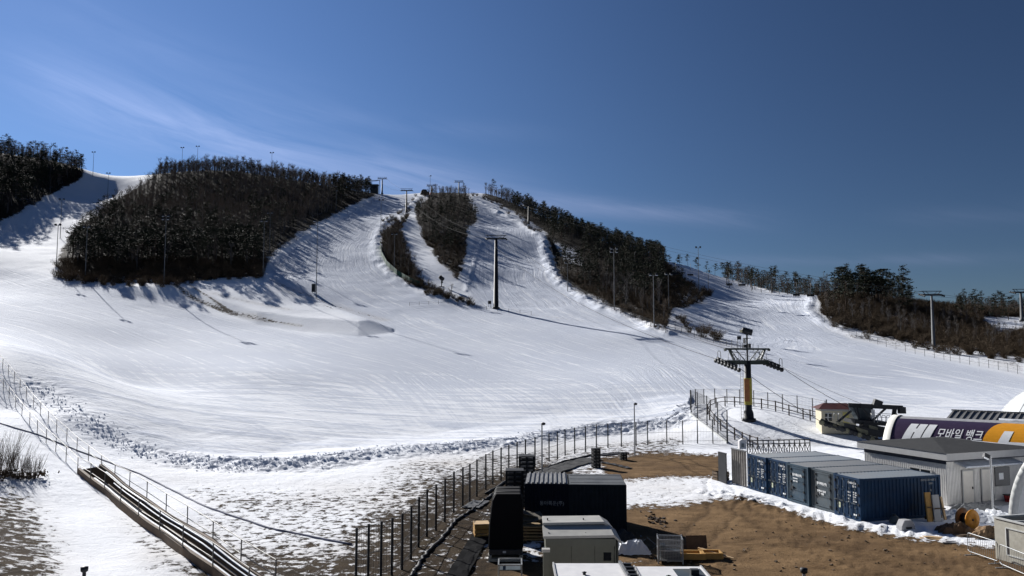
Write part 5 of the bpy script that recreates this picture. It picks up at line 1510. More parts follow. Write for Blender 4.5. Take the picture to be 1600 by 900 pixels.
mb.build('slat', M_WOOD, t); MB().box((-.49, -.33, .36), (.07, .07, .72)).box((.49, -.33, .36), (.07, .07, .72)).box((.49, .33, .36), (.07, .07, .72)).box((-.49, .33, .36), (.07, .07, .72)).box((0, 0, .03), (1, .7, .05)).build('frame', M_DARK, t)

# ---------------------------------------------------------------- dark containers and stacks in front
def facing(px, py, D): q = P(px, py, D); return Vector((q.x, q.y, 0))
c1 = P(820, 756, 46.4); c2 = P(889, 758, 46.2)
a1 = Vector((1, .0, 0)); d1 = Vector((.06, .998, 0))
def plain_container(x0, x1, y0, depth, h, body, roofm, label, ribs_roof, name='shipping_container'):
    t = thing(name, label, 'container', (x0, y0, .02), R(-3), 'dark containers in the foreground')
    W = x1 - x0; s = MB()
    corrugated(s, (.1, 0, 0), (W - .1, 0, 0), .14, h - .1, max(8, int(W * 4)), .035, (0, -1, 0)); corrugated(s, (W, .1, 0), (W, depth - .1, 0), .14, h - .1, 13, .035, (1, 0, 0)); corrugated(s, (0, depth - .1, 0), (0, .1, 0), .14, h - .1, 13, .035, (-1, 0, 0)); s.span(.1, W - .1, depth - .06, depth, .14, h - .1)
    s.build('wall', body, t)
    f = MB()
    for x in (.05, W - .05):
        for y in (.05, depth - .05): f.box((x, y, h / 2), (.12, .12, h))
        f.box((x, depth / 2, .08), (.1, depth - .22, .14)); f.box((x, depth / 2, h - .05), (.1, depth - .22, .1))
    for y in (.05, depth - .05): f.box((W / 2, y, .08), (W - .22, .1, .14)); f.box((W / 2, y, h - .05), (W - .22, .1, .1))
    f.build('frame', body, t)
    r = MB(); r.span(.04, W - .04, .04, depth - .04, h - .03, h + .025)
    if ribs_roof:
        n = 9
        for i in range(n): x = .06 + (W - .12) * (i + .5) / n; r.box((x, depth / 2, h + .06), (.09, depth, .08))
    else:
        for i in range(3): r.box((W / 2, depth * (i + .5) / 3, h + .03), (W - .2, .05, .02))
    r.build('roof', roofm, t)
    return t
hz = c1.z - .02
t = plain_container(c1.x, P(888, 756, 46.4).x, 46.4, 3.9, hz, M_NAVY, M_ROOFG, 'black navy container with pale ribbed roof and Korean lettering', True)
lt = MB(); text_mb('동아특운(주)', .27, lt, frame((.85, -.03, 1.62), (1, 0, 0), (0, 0, 1)), .004); lt.build('lettering', M_FADED, t)
lt = MB()
for i, s in enumerate(('컨테이너 임대 · 판매', '사무실 창고 제작', '032-000-0000')): text_mb(s, .12, lt, frame((.85, -.03, .95 - i * .17), (1, 0, 0), (0, 0, 1)), .002)
lt.build('small_lettering', mat('dim_lettering', (.09, .095, .11), .7), t)
plain_container(c2.x, P(978, 758, 46.2).x, 46.2, 3.9, hz - .02, M_NAVY2, mat('slate_roof_sheet', (.085, .09, .095), .6, .1, scale=.8), 'dark slate container with flat grey roof, right of the ribbed one', False)
def pallet_stack(px, pytop, D, w, label, n=None, grp='stacks of black plastic pallets', rz=0.):
    q = P(px, pytop, D); H = q.z; t = thing('pallet_stack', label, 'pallet stack', (q.x, q.y, 0), rz, grp)
    n = n or max(2, int(H / .26)); hh = H / n
    for i in range(n):
        b = MB(); z = i * hh
        b.box((0, 0, z + hh * .82), (w, w, hh * .28)); b.box((0, 0, z + hh * .08), (w, w, hh * .14))
        for x in (-.44, 0, .44):
            for y in (-.44, 0, .44): b.box((x * w, y * w, z + hh * .42), (.12 * w, .12 * w, hh * .54))
        b.build('pallet', M_BLACK, t)
    return t
pallet_stack(823, 711, 55, 1.1, 'highest black pallet stack, behind the ribbed container corner')
pallet_stack(804, 733, 51, 1.15, 'black pallet stack in front of the highest one')
pallet_stack(800, 775, 45.5, 1.1, 'lower black pallet stack beside the black navy container', rz=.1)
pallet_stack(931, 700, 72, .68, 'slim black pallet stack standing alone by the track', rz=.2)
pallet_stack(974, 707, 77, .6, 'low black pallet stack on the snow by the track end', 3, rz=.1)
# tall load under a black cover
q = P(790, 868, 40.3); H = P(795, 768, 41).z
t = thing('covered_load', 'tall black covered load on a beige pallet with a white tag', 'covered load', (q.x, 40.3, 0))
mb = MB(); n = 14; prof = [(-.86, 0), (-.80, H * .55), (-.66, H * .9), (-.5, H), (.75, H), (.84, H * .9), (.86, 0)]
mb.prism([(x, 0, z + .55) if z < H * .5 else (x, 0, z) for x, z in prof], (0, 2.3, 0)); mb.build('cover', mat('black_tarpaulin', (.007, .007, .009), .8, bump=.3, spec=.1), t, .05)
MB().span(-.84, .84, -.05, 2.2, .34, .60).build('base', mat('dark_grey_base', (.05, .05, .052), .6), t, .03); MB().span(-.14, .02, -.06, -.05, .44, .54).build('tag', M_WHITE, t)
MB().span(-.86, .86, -.08, 2.2, .02, .16).span(-.86, -.7, -.08, 2.2, .16, .34).span(.7, .86, -.08, 2.2, .16, .34).build('pallet', M_BEIGE, t)
st = MB()
for y in (.5, 1.5): st.path([(-.87, y, .6), (-.81, y, H * .55), (-.67, y, H * .9), (-.5, y, H + .02), (.75, y, H + .02), (.86, y, H * .9), (.87, y, .6)], .025, 4)
st.build('strap', M_DARK, t)
# wood in the shade
def plank_stack(c, n, L, W, m, label, name='plank_stack', rz=0., seed=1, lean=0):
    r = random.Random(seed); t = thing(name, label, 'planks', c, rz)
    for i in range(n):
        MB().box((r.uniform(-.06, .06), r.uniform(-.05, .05), .10 + i * .17), (L, W, .09), Euler((0, 0, r.uniform(-.05, .05))).to_matrix()).build('plank', m, t)
    b = MB()
    for i in range(n):
        for x in (-L * .35, L * .35): b.box((x, 0, .03 + i * .17), (.1, W * .95, .06))
    b.build('bearer', M_WOOD, t)
    return t
q = hit(836, 843); plank_stack((q.x, q.y, 0), 5, 1.5, 1.0, mat('shaded_planks', (.26, .18, .09), .8), 'stack of brown planks in the shade behind the grey green cabin')
t = thing('leaning_boards', 'loose grey boards leaning over the shaded plank stack', 'boards', (q.x - .1, q.y + .3, .9), .2)
for k, (a, b) in enumerate(((18, -14), (24, 4), (12, 16))): MB().box((.1 * k - .2, .12 * k, .18 + .10 * k), (1.5, .8, .05), Euler((R(a), R(b), R(12 * k))).to_matrix()).build('board', mat('grey_board', (.14, .125, .10), .8), t)
def slat_crate(p, w, d, h, m, label, rz=0., n=3, name='timber_crate'):
    t = thing(name, label, 'crate', p, rz); mb = MB(); sh = h / n
    for i in range(n):
        z = sh * (i + .5)
        mb.box((0, -d / 2, z), (w, .04, sh * .75)).box((0, d / 2, z), (w, .04, sh * .75)).box((-w / 2 + .02, 0, z), (.04, d - .06, sh * .75)).box((w / 2 - .02, 0, z), (.04, d - .06, sh * .75))
    mb.build('slat', m, t); f = MB()
    for x in (-w / 2 + .07, w / 2 - .07):
        for y in (-d / 2 + .06, d / 2 - .06): MB().box((x, y, h / 2), (.07, .07, h)).build('corner_post', m, t)
    MB().box((0, 0, h + .02), (w * 1.02, d * 1.02, .04)).build('lid', M_PLY, t); return t
q = hit(752, 838); slat_crate((q.x, q.y, 0), .85, .9, .75, M_WOODY, 'yellow timber crate left of the covered load', .15)
def frame_stand(p, w, h, d, m, label, rz=0.):
    t = thing('frame_stand', label, 'frame', p, rz); mb = MB()
    for x in (-w / 2, w / 2):
        for y in (0, d): mb.bar((x, y, 0), (x, y, h), .06)
        mb.bar((x, 0, h), (x, d, h), .06)
    for y in (0, d): mb.bar((-w / 2, y, h), (w / 2, y, h), .06)
    mb.build('frame', m, t); MB().box((0, d / 2, h * .72), (w - .1, d - .1, .04)).build('panel', M_GREYB, t)
q = P(797, 883, 36.5); frame_stand((q.x, q.y, 0), 1.05, q.z, 1.1, M_STEEL, 'grey steel frame stand before the covered load')
q = P(757, 900, 34.5); t = thing('pallet_board', 'beige boards lying left of the steel frame stand', 'boards', (q.x, 35.6, 0), .1)
for i in range(4): MB().box((-.6 + i * .4, 0, .16 + .01 * i), (.36, 1.6, .04)).build('board', mat('beige_board', (.34, .28, .17), .8), t)
MB().box((0, -.6, .06), (1.6, .1, .12)).box((0, .6, .06), (1.6, .1, .12)).build('bearer', M_WOOD, t)
# grey green cabin with a stepped roof
qf = P(849, 838, 35.6); qr = P(971, 836, 35.6); zf = qf.z; zb = P(850, 807, 37.6).z
W = qr.x - qf.x
t = thing('equipment_cabin', 'grey green metal cabin with a stepped pale roof in the foreground', 'cabin', (qf.x, 35.6, 0))
MB().span(.12, W - .22, .12, 2.05, 0, zf - .02).build('wall', M_CABIN, t, .02)
MB().span(W - .20, W - .12, .1, 2.0, 0, zf - .1).build('side_panel', mat('dark_green_panel', (.04, .045, .04), .5), t)
def roof_sheet(y0, y1, z0, z1, x0, x1, bend):
    m = MB(); th = .11
    top = [(x0, y0, z0), (x1 - bend, y0, z0 + .05), (x1, y0 - .02, z0 - .22), (x1 - .12, y1, z1 - .20), (x1 - bend - .1, y1, z1 + .03), (x0, y1, z1)]
    b = [(x, y, z - th) for x, y, z in top]
    m.add(top + b, [(0, 1, 4, 5), (1, 2, 3, 4), (6, 11, 10, 7), (7, 10, 9, 8), (0, 6, 7, 1), (1, 7, 8, 2), (2, 8, 9, 3), (3, 9, 10, 4), (4, 10, 11, 5), (5, 11, 6, 0)])
    return m
zm = zf + (zb - zf) * .55
roof_sheet(.0, 1.05, zf, zm, 0, W, .32).build('roof', M_CABROOF, t); roof_sheet(.98, 2.1, zm + .13, zb, .02, W - .25, .40).build('roof', M_CABROOF, t)
MB().span(.1, W - .25, .02, .1, zf - .42, zf - .12).build('fascia', M_CABIN, t)
sm = MB()
for x in (W * .36, W * .66): sm.span(x - .012, x + .012, .105, .125, .05, zf - .45)
sm.build('seam', mat('cabin_seam', (.06, .062, .05), .6), t)
vt = MB()
for k in range(6): vt.box((W * .82, .10, zf - .75 - k * .06), (.34, .05, .03), Euler((R(35), 0, 0)).to_matrix())
vt.build('vent', M_DARK, t)
MB().path([(W - .30, .06, zf - .45), (W - .32, .05, zf - 1.1), (W - .27, .05, .1)], .018, 5).build('cable', M_BLACK, t)
bt = MB()
for x in (.25, W * .55): bt.tube((x, .3, zf), (x, .3, zf + .1), .03).tube((x, 1.4, zm + .1), (x, 1.4, zm + .25), .03)
bt.build('bolt', M_DARK, t)
q = P(853, 858, 34.6); t = thing('square_post', 'square grey post with pale cap left of the grey green cabin', 'post', (q.x, 34.6, 0))
MB().span(-.12, .12, -.1, .1, 0, q.z - .1).build('post', M_CABIN, t); MB().span(-.17, .17, -.15, .15, q.z - .1, q.z + .02).build('cap', M_CABROOF, t)
# white roofs at the lower edge
def white_box(px0, px1, pytop, D, depth, label, hatch=False):
    a = P(px0, pytop, D); b = P(px1, pytop, D); t = thing('white_cabin', label, 'cabin', (a.x, D - depth, 0), 0, 'white flat roofed cabins at the lower edge'); W = b.x - a.x
    MB().span(.06, W - .06, .06, depth - .06, 0, a.z - .06).build('wall', M_WHITEM, t); MB().span(0, W, 0, depth, a.z - .06, a.z).build('roof', M_WHITEM, t, .01)
    e = MB().span(-.02, .04, 0, depth, a.z - .1, a.z + .05).span(W - .04, W + .02, 0, depth, a.z - .1, a.z + .05); e.build('edge_trim', M_FASCIA, t)
    MB().lathe([(.06, a.z), (.06, a.z + .08), (.10, a.z + .09), (.02, a.z + .12)], (W * .4, depth * .6, 0)).build('vent', M_DARK, t)
    if hatch:
        MB().span(W * .55, W * .95, .1, depth * .9, a.z + .002, a.z + .02).build('panel', M_GREYB, t)
        MB().box((W * .8, depth * .7, a.z + .12), (.3, .25, .2)).build('motor', M_DARK, t)
    return t
white_box(864, 972, 880, 32, 4, 'wide white roofed cabin before the grey green cabin')
white_box(990, 1095, 885, 31.4, 4, 'white roofed cabin with a grey panel, right of the wide white one', True)
q = P(977, 880, 31.6); t = thing('roof_mechanism', 'dark hinged mechanism in the gap between the white cabin roofs', 'mechanism', (q.x, 30.2, 0)); zz = q.z
MB().bar((-.1, 0, 0), (-.1, 0, zz), .1).bar((.15, 1.2, 0), (.15, 1.2, zz), .1).build('post', M_DARK, t); MB().bar((-.15, -.6, zz), (-.22, 1.4, zz + .05), .10, .12).bar((.18, -.6, zz - .1), (.12, 1.4, zz - .05), .10, .12).build('rail', M_POLE, t)
for k in range(4): MB().box((0, -.4 + k * .5, zz + .02), (.34, .16, .12)).build('link', M_DARK, t)
# wire pallet cage, timber frames, scrap
q = hit(1048, 881); t = thing('wire_cage', 'grey wire mesh pallet cage on the sand', 'cage', (q.x, q.y, 0), R(-8)); w, d, h = 1.2, 1.0, 1.15
f = MB()
for x in (-w / 2, w / 2):
    for y in (0, d): f.bar((x, y, 0), (x, y, h + .06), .06)
for z in (.15, h * .55, h): f.bar((-w / 2, 0, z), (w / 2, 0, z), .045).bar((-w / 2, d, z), (w / 2, d, z), .045).bar((-w / 2, 0, z), (-w / 2, d, z), .045).bar((w / 2, 0, z), (w / 2, d, z), .045)
f.build('frame', M_STEEL, t); g = MB()
for i in range(1, 16):
    x = -w / 2 + w * i / 16
    for y in (0, d): g.bar((x, y, .15), (x, y, h), .012)
    y = d * i / 16
    for x2 in (-w / 2, w / 2): g.bar((x2, y, .15), (x2, y, h), .012)
for i in range(1, 14):
    z = .15 + (h - .15) * i / 14
    for y in (0, d): g.bar((-w / 2, y, z), (w / 2, y, z), .012)
    for x2 in (-w / 2, w / 2): g.bar((x2, 0, z), (x2, d, z), .012)
g.build('mesh', M_STEEL, t); MB().box((0, d / 2, .15), (w, d, .05)).build('base', M_POLE, t)
MB().box((.1, d / 2, .36), (.8, .7, .38)).box((-.35, d * .6, .5), (.25, .5, .6)).build('scrap', M_GREYB, t)
for px, py, L, lb, rz in ((1083, 876, 1.25, 'left one of two yellow timber frames beside the wire cage', -.05), (1113, 874, 1.1, 'right one of two yellow timber frames, further from the cage', -.02)):
    q = hit(px, py); t = thing('timber_cradle', lb, 'timber cradle', (q.x, q.y, 0), rz, 'yellow timber frames on the sand')
    m = MB()
    for y in (0, .7): m.box((0, y, .18), (L, .08, .30))
    for x in (-L / 2 + .05, L / 2 - .05): m.box((x, .35, .18), (.08, .62, .28))
    m.build('beam', M_WOODY, t); MB().box((0, .35, .06), (L * .9, .55, .08)).build('infill', M_WOOD, t)
q = hit(1088, 858); t = thing('brown_panel', 'brown panel propped behind the yellow timber frames', 'panel', (q.x, q.y, 0), .1); MB().box((0, 0, .34), (1.15, .06, .68), Euler((R(-14), 0, 0)).to_matrix()).build('sheet', M_WOOD, t); MB().bar((-.4, .05, .5), (-.4, .4, 0), .05).bar((.4, .05, .5), (.4, .4, 0), .05).build('prop', M_WOOD, t)
q = hit(1125, 870); o = MB().bar((-1.0, 0.5, .35), (.55, -.5, .07), .14, .04).bar((-.8, .6, .30), (.3, -.1, .1), .1, .04).build('loose_plank', M_PLY); o.location = (q.x, q.y, 0); tag(o, 'pale plank slanting over the right timber frame', 'plank')
q = hit(985, 862); crumpled((q.x, q.y, 0), 1.8, 1.4, .6, M_TARP, 'scrap_sheet', 'white sheet crumpled beside the grey green cabin', 'plastic sheet', 21)
q = hit(974, 850); crumpled((q.x, q.y, 0), 1.6, 1.0, .7, M_DARK, 'dark_tarpaulin', 'dark tarpaulin heap right of the grey green cabin', 'tarpaulin', 23)
q = hit(1005, 853); o = MB()
rr = random.Random(4)
for i in range(9): 
    c = Vector((rr.uniform(-.7, .7), rr.uniform(-.5, .5), rr.uniform(.1, .4))); o.bar(c - rv(rr) * .5, c + rv(rr) * .4, .07, .04)
o = o.build('scrap_pile', M_POLE); o.location = (q.x, q.y, 0); tag(o, 'tangled scrap bars between cabin and wire cage', 'scrap')
o = MB(); rr = random.Random(9)
for i in range(46):
    px = rr.gauss(1025, 12); py = 812 + (px - 1025) * .2 + rr.gauss(0, 4)
    q = hit(px, py)
    if q: o.box(q + Vector((0, 0, .03)), (rr.uniform(.08, .25), rr.uniform(.08, .2), rr.uniform(.04, .1)), Euler((rr.uniform(-.4, .4), rr.uniform(-.4, .4), rr.uniform(0, 3))).to_matrix())
o = o.build('leaf_scatter', mat('dark_clods', (.045, .028, .018), .9)); tag(o, 'dark clods scattered over the sand beside the slate container', 'debris', kind='stuff')
o = MB(); rr = random.Random(19)
for i in range(150):
    px = rr.uniform(980, 1560); py = rr.uniform(815, 898)
    if py < 800 + (px - 1180) * .12: continue
    q = hit(px, py)
    if q: s = rr.uniform(.03, .10); o.box(q + Vector((0, 0, s * .3)), (s * rr.uniform(.8, 2), s, s * .7), Euler((rr.uniform(-.5, .5), rr.uniform(-.5, .5), rr.uniform(0, 3))).to_matrix())
o = o.build('stones', mat('brown_stones', (.12, .085, .055), .9, var=.5)); tag(o, 'small stones scattered over the sandy yard', 'stones', kind='stuff')
# rubber mats and a track to the far stack, hoses, and a shadow line built like a hose
def strip(pts, w, m, name, label, cat, h=.05, seed=0):
    mb = MB(); P3 = []
    pts = [hit(*p) for p in dense(pts, 8)]
    for i, p in enumerate(pts):
        d = pts[min(i + 1, len(pts) - 1)] - pts[max(i - 1, 0)]; d.z = 0; n = Vector((-d.y, d.x, 0)).normalized() * w / 2
        for k in (-1, -.33, .33, 1): P3.append(Vector((p.x, p.y, ground(p.x, p.y) + h)) + n * k + Vector((0, 0, .03 * math.sin(i * 1.7 + k * 3 + seed))))
    mb.add(P3, [(i * 4 + j, i * 4 + j + 1, (i + 1) * 4 + j + 1, (i + 1) * 4 + j) for i in range(len(pts) - 1) for j in range(3)])
    o = mb.build(name, m); s = o.modifiers.new('thickness', 'SOLIDIFY'); s.thickness = .05; tag(o, label, cat); return o
strip([(712, 905), (738, 860), (757, 830)], 1.0, mat('ribbed_mat', (.014, .014, .015), .95, bump=.5, spec=.02), 'rubber_mat', 'dark ribbed rubber mat beside the yellow crate', 'mat')
strip([(735, 795), (752, 784)], 1.2, mat('grey_mat', (.05, .055, .065), .7), 'rubber_mat', 'short grey mat pair on the ground by the fence', 'mat', seed=3)
strip([(845, 742), (890, 727), (926, 718)], 2.2, mat('dark_track', (.03, .03, .032), .85), 'track_matting', 'broad dark matting behind the slate container', 'mat', seed=5)
strip([(930, 712), (955, 710), (978, 708)], 1.2, M_BLACK, 'pipe_matting', 'narrow black matting beyond the slim pallet stack', 'mat', seed=7)
strip([(940, 723), (965, 728), (985, 733)], .5, M_BLACK, 'rubber_strip', 'thin black strip on the snow before the sandy patch', 'mat', seed=8)
def hose(pts, r, m, label, name='hose', wob=.15, seed=1):
    rr = random.Random(seed); q = [hit(*p) for p in dense(pts, 10)]
    q = [Vector((p.x + rr.uniform(-wob, wob) * .5, p.y + rr.uniform(-wob, wob), 0)) for p in q if p]
    q = [Vector((p.x, p.y, ground(p.x, p.y) + r * .6)) for p in q]
    o = MB().path(q, r, 7).build(name, m); tag(o, label, 'hose'); return o
hose([(640, 905), (662, 872), (690, 842), (712, 815), (735, 800), (757, 783), (775, 770)], .09, M_BLACK, 'thick black hose running along the inside of the fence')
hose([(760, 772), (800, 748), (845, 735), (880, 722), (925, 712)], .10, M_BLACK, 'thin black pipe leading from the fence to the slim pallet stack', seed=4)
hose([(-60, 638), (0, 662), (60, 680), (120, 704), (220, 742), (320, 792), (420, 826), (480, 838), (550, 852)], .065, M_SHADOW_LINE, 'long blue grey shadow line crossing the snow under the walkway, built as a tube', seed=6, wob=.05)  # a shadow on the snow, put in as a thin tube

# ---------------------------------------------------------------- fences
def on_ground(px, py, lift=0.): 
    q = hit(px, py); return Vector((q.x, q.y, ground(q.x, q.y) + lift))
def wire_fence(posts, H, label, name='wire_fence', r=.065, m=M_DARK, mesh=True, rails=(.12, .5, .97), wr=.012, step=.16):
    """posts: base points; thin wires and a light woven mesh hang between them"""
    t = thing(name, label, 'fence', posts[0]); o0 = posts[0]
    Hs = H if isinstance(H, list) else [H] * len(posts)
    for p, h in zip(posts, Hs): MB().tube(p - o0 - Vector((0, 0, .15)), p - o0 + Vector((0, 0, h)), r, r * .9, 6).build('post', m, t)
    w = MB()
    for (a, b, ha_, hb_) in zip(posts[:-1], posts[1:], Hs[:-1], Hs[1:]):
        for k in rails: w.bar(a - o0 + Vector((0, 0, ha_ * k)), b - o0 + Vector((0, 0, hb_ * k)), wr * 2)
        if mesh:
            n = max(2, int((b - a).length / step))
            for i in range(1, n):
                f = i / n; p = a.lerp(b, f) - o0; h = ha_ + (hb_ - ha_) * f
                w.bar(p + Vector((0, 0, .1)), p + Vector((0, 0, h * .97)), .011)
    w.build('wire_mesh', m, t)
    return t
FP = [(556, 920), (575, 912), (595, 906), (612, 899), (628, 890), (642, 874), (654, 855), (667, 839), (681, 829), (695, 816), (709, 801), (723, 793), (734, 784.5), (745, 776), (759, 765), (770, 757), (783, 751), (795, 745), (808, 739), (821, 734), (836, 729), (858, 721), (871, 717), (883, 712), (898, 709), (915, 706), (932, 702), (950, 700), (971, 698), (994, 697), (1012, 695), (1042, 694), (1067, 694), (1090, 693), (1114, 693), (1136, 693)]
FPT = {628: 816, 612: 820}
wire_fence([on_ground(*p) for p in FP], 2.65, 'long dark wire fence curving along the yard below the snow bank')
MP = [(1137, 692), (1122, 680), (1105, 667), (1090, 656), (1080, 647), (1079, 640), (1087, 634), (1100, 631), (1117, 630), (1136, 630), (1156, 632), (1178, 635), (1200, 638), (1223, 642), (1246, 645), (1270, 649), (1290, 652)]
MT = [640, 628, 618, 612, 610, 609, 608, 608, 607, 608, 608.5, 610, 613, 616, 618, 622, 626]
mp = [on_ground(*p) for p in MP]
wire_fence(mp, [max(1.2, mast_height(a[0], b, q)) for a, b, q in zip(MP, MT, mp)], 'tall dark wire fence looping round the lift tower mound')
o = MB(); 
for a, b in zip(mp[:4], mp[1:5]): o.bar(a + Vector((-.1, -.15, .1)), b + Vector((-.1, -.15, .1)), .14, .2)
o = o.build('kerb_beam', M_RIM); tag(o, 'pale beam along the foot of the mound fence', 'beam')
def rail_fence(pts, H, label, m, r=.08, rails=(.5, .92)):
    t = thing('rail_fence', label, 'fence', pts[0]); o0 = pts[0]
    for p in pts: MB().tube(p - o0 - Vector((0, 0, .2)), p - o0 + Vector((0, 0, H)), r, n=7).build('post', m, t)
    for k in rails:
        w = MB()
        for a, b in zip(pts[:-1], pts[1:]): w.tube(a - o0 + Vector((0, 0, H * k)), b - o0 + Vector((0, 0, H * k)), r * .6, n=6)
        w.build('rail', m, t)
RP = [(1300, 668), (1288, 664), (1277, 660), (1266, 657), (1255, 655), (1233, 649), (1212, 643), (1190, 639), (1168, 637), (1148, 635.5), (1133, 635), (1119, 637), (1110, 641), (1106, 648), (1109, 656), (1116, 664), (1126, 673), (1136, 680), (1148, 687), (1160, 694), (1172, 699), (1184, 703)]
rail_fence([on_ground(*p) for p in RP], 1.35, 'brown wooden rail fence circling the lift tower mound', mat('dark_fence_wood', (.045, .032, .026), .8))
# nets and post lines on the slopes
def slope_fence(line, n, H, label, net=None, m=M_POLE, r=.05, name='slope_fence'):
    d = dense(line, 12); pts = []
    for i in range(n):
        q = d[int(i * (len(d) - 1) / (n - 1))]; h = hit(*q)
        if h: pts.append(Vector((h.x, h.y, ground(h.x, h.y))))
    t = thing(name, label, 'fence', pts[0]); o0 = pts[0]
    for p in pts: MB().tube(p - o0 - Vector((0, 0, .2)), p - o0 + Vector((0, 0, H)), r, n=5).build('post', m, t)
    w = MB()
    for a, b in zip(pts[:-1], pts[1:]):
        if net:
            w.prism([a - o0 + Vector((0, 0, .05)), b - o0 + Vector((0, 0, .05)), b - o0 + Vector((0, 0, H * .9)), a - o0 + Vector((0, 0, H * .9))], (.03, -.02, 0))
        else:
            for k in (.45, .9): w.bar(a - o0 + Vector((0, 0, H * k)), b - o0 + Vector((0, 0, H * k)), .03)
    w.build('net' if net else 'wire', net or m, t)
slope_fence([(594, 385), (596, 400), (604, 415), (620, 430), (640, 442), (656, 449)], 16, 1.9, 'green safety net along the brush strip', M_NET, M_GREEN)
slope_fence([(414, 425), (418, 410), (440, 390), (480, 366), (530, 340), (580, 318), (598, 306)], 26, 1.8, 'dark wire fence between the big wood and the left middle piste', None, M_DARK)
slope_fence([(852, 366), (862, 395), (872, 430), (905, 458), (955, 484), (1000, 503), (1040, 520)], 34, 1.7, 'post and wire fence under the ridge wood on the right middle piste', None, M_DARK)
slope_fence([(1045, 512), (1075, 524), (1105, 533), (1135, 541), (1160, 547), (1185, 551)], 16, 1.6, 'thin grey fence crossing behind the near lift tower', None, M_POLE)
slope_fence([(1272, 484), (1290, 506), (1330, 524), (1380, 541), (1440, 556), (1500, 567), (1560, 578), (1620, 590)], 30, 1.7, 'pale post fence below the brown mound', None, M_POLE)
slope_fence([(1540, 510), (1565, 515), (1600, 524), (1640, 534)], 9, 2.0, 'short fence around the small snow field inside the far right wood', None, M_POLE)
slope_fence([(640, 478), (700, 474), (760, 484), (830, 492)], 13, 1.0, 'low stakes on the snow around the tallest lift tower', None, M_DARK)

# ---------------------------------------------------------------- railed walkway on the left
NEAR = [(-40, 560), (-12, 584), (5, 610), (14, 622), (24, 636), (34, 650), (46, 664), (58, 678), (72, 692), (87, 706), (103, 722), (121, 740), (141, 756), (163, 772), (188, 796), (216, 818), (249, 840), (285, 868), (332, 900), (388, 945)]
FAR = [(-40, 536), (-18, 556), (4, 576), (13, 586), (22, 598), (31, 610), (41, 622), (52, 636), (63, 648), (75, 662), (88, 676), (104, 690), (120, 706), (138, 720), (158, 736), (179, 752), (202, 770), (229, 788), (259, 810), (292, 832), (332, 860), (376, 893), (430, 930)]
near = [on_ground(*p) for p in NEAR]; far = [on_ground(*p) for p in FAR]
t = thing('walkway', 'railed wooden walkway with a black belt descending the snow at lower left', 'walkway', near[10])
o0 = near[10]
def deck_pts(i0):
    return [p - o0 for p in near[i0:]], [p - o0 for p in far[i0 + 2:]]
def resample(l, n):
    L = [0]
    for a, b in zip(l[:-1], l[1:]): L.append(L[-1] + (b - a).length)
    out = []
    for i in range(n):
        s = L[-1] * i / (n - 1); k = max(j for j in range(len(L)) if L[j] <= s + 1e-6); k = min(k, len(l) - 2)
        out.append(l[k].lerp(l[k + 1], (s - L[k]) / max(1e-6, L[k + 1] - L[k])))
    return out
na = resample([p - o0 for p in near[11:]], 30); fb = resample([p - o0 for p in far[14:]], 30)
DK = .42
def ribbon(f0, f1, z0, z1, m, name, i0=0):
    mb = MB(); vs = []
    for a, b in zip(na[i0:], fb[i0:]):
        p = a.lerp(b, f0); q = a.lerp(b, f1); zz = max(a.z, b.z)
        for (c, z) in ((p, z0), (q, z0), (q, z1), (p, z1)): vs.append((c.x, c.y, zz + z))
    n = len(na) - i0
    for i in range(n - 1):
        for k in range(4): mb.add([vs[i * 4 + k], vs[i * 4 + (k + 1) % 4], vs[(i + 1) * 4 + (k + 1) % 4], vs[(i + 1) * 4 + k]], [(0, 1, 2, 3)])
    mb.add(vs[:4], [(0, 1, 2, 3)]); mb.add(vs[-4:], [(3, 2, 1, 0)])
    return mb.build(name, m, t)
ribbon(-.02, .10, -.5, DK, M_WOOD, 'side_board'); ribbon(.90, 1.02, -.5, DK, M_WOOD, 'side_board')
ribbon(.12, .88, -.2, DK - .16, M_BELT, 'deck'); ribbon(.24, .78, DK - .155, DK - .10, M_BELT, 'belt', 5)
ribbon(.13, .20, DK - .155, DK - .04, M_TARP, 'snow_strip', 3); ribbon(.81, .88, DK - .155, DK - .06, M_TARP, 'snow_strip', 2)
ribbon(.34, .39, DK - .10, DK - .06, M_WOOD, 'belt_guide', 5); ribbon(.60, .65, DK - .10, DK - .06, M_TARP, 'belt_guide', 5)
M_RAIL = mat('railing_steel', (.10, .095, .09), .5, .4)
for side_, off in ((near, .05), (far, .0)):
    hts = 1.15
    for p in side_: MB().tube(p - o0 - Vector((0, 0, .2)), p - o0 + Vector((0, 0, hts + (.35 if p.y < 60 else .1))), .032, n=6).build('railing_post', M_RAIL, t)
    for k in (.55, 1.0):
        w = MB()
        for a, b in zip(side_[:-1], side_[1:]):
            za = (hts + (.35 if a.y < 60 else .1)) * k; zb = (hts + (.35 if b.y < 60 else .1)) * k
            w.tube(a - o0 + Vector((0, 0, za)), b - o0 + Vector((0, 0, zb)), .022, n=5)
        w.build('rail', M_RAIL, t)
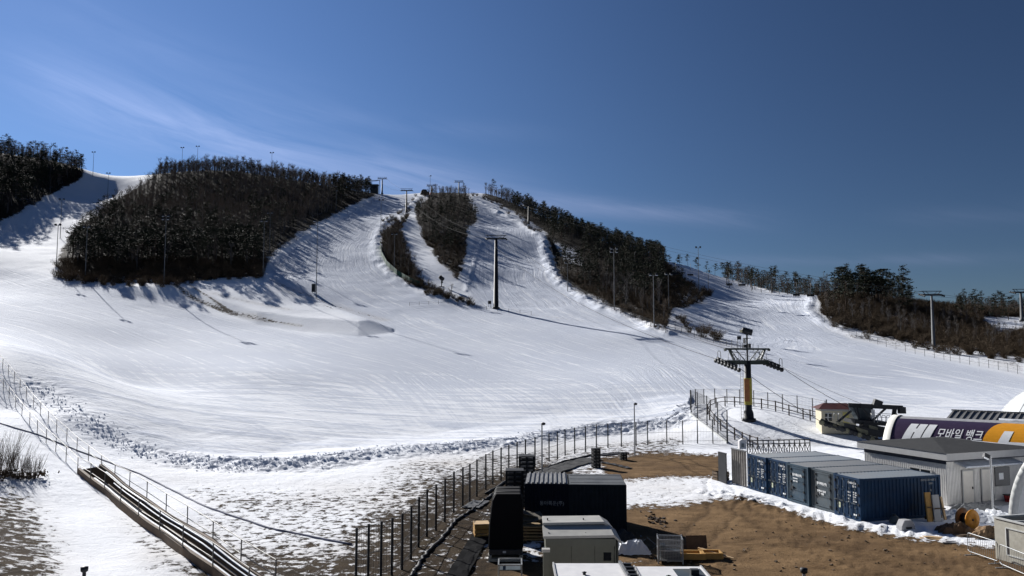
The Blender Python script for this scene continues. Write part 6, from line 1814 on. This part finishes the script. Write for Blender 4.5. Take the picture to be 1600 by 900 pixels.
# bare shrubs at the left edge
for k, (px, py, s, lb) in enumerate(((6, 742, 1.5, 'tallest leafless shrub on the left photo edge above patchy grass'), (28, 748, 1.2, 'leafless shrub right of the tallest one at the left edge'), (50, 746, .8, 'smallest leafless shrub closest to the walkway'), (-14, 752, 1.5, 'leafless shrub cut off by the left photo edge'))):
    rr = random.Random(70 + k); mb = MB()
    for i in range(70):
        a = rr.uniform(0, 6.283); b = rr.uniform(0, .5); p = Vector((math.cos(a) * b, math.sin(a) * b, -.1)); d = Vector((math.cos(a) * rr.uniform(.05, .5), math.sin(a) * rr.uniform(.05, .5), 1)) * rr.uniform(.9, 2.3) * s
        e = p + d + Vector((rr.uniform(-.15, .15), 0, 0)); mb.tube(p, p.lerp(e, .6) + rv(rr) * .05, .012, .008, 3, False); mb.tube(p.lerp(e, .6), e, .008, .004, 3, False)
        for w in range(3): q0 = p.lerp(e, rr.uniform(.4, .9)); mb.tube(q0, q0 + (d.normalized() + rv(rr) * .5) * .45 * s, .007, .003, 3, False)
    q = on_ground(px, py); t2 = thing('leafless_shrub', lb, 'shrub', q); mb.build('stems', M_TWIG2, t2)
    lf = MB()
    for i in range(90):
        c = Vector((rr.gauss(0, .6), rr.gauss(0, .5), rr.uniform(0, .35))); u = rv(rr) * .12; v = rv(rr) * .12; lf.add([c - u, c + v, c + u, c - v], [(0, 1, 2, 3)])
    lf.build('dead_leaves', M_BRUSH, t2)
# loose lumps of snow fallen from the bank
M_SNOW = mat('snow_lumps', (.82, .84, .88), .8, var=.05, spec=.05)
o = MB(); rr = random.Random(33)
for i in range(1800):
    line = BANK_W[0][0]; k = int((len(line) - 1) * (rr.random() ** .8)); p = line[k].lerp(line[k + 1], rr.random())
    x = p.x + rr.gauss(-.3, .9); y = p.y + rr.gauss(-1.2, 1.0); s = abs(rr.gauss(.045, .045)) + .025
    q = Euler((rr.uniform(0, 3), rr.uniform(0, 3), rr.uniform(0, 3))).to_matrix()
    vs = [q @ (Vector(v) * s * rr.uniform(.7, 1.15)) for v in ((1, 0, 0), (-1, 0, 0), (0, 1, 0), (0, -1, 0), (0, 0, .8), (0, 0, -.8))]
    z = ground(x, y) if i < 1 else None
    o.add([Vector((x, y, 0)) + v for v in vs], [(0, 2, 4), (2, 1, 4), (1, 3, 4), (3, 0, 4), (2, 0, 5), (1, 2, 5), (3, 1, 5), (0, 3, 5)])
V = np.array(o.v).reshape(-1, 6, 3); cxy = V[:, :, :2].mean(1); zz = height(cxy[:, 0], cxy[:, 1]); V[:, :, 2] += zz[:, None] + .03
o.v = [tuple(p) for p in V.reshape(-1, 3)]
o = o.build('snow_rubble', M_SNOW); tag(o, 'loose lumps of snow along the ploughed bank', 'snow', kind='stuff')
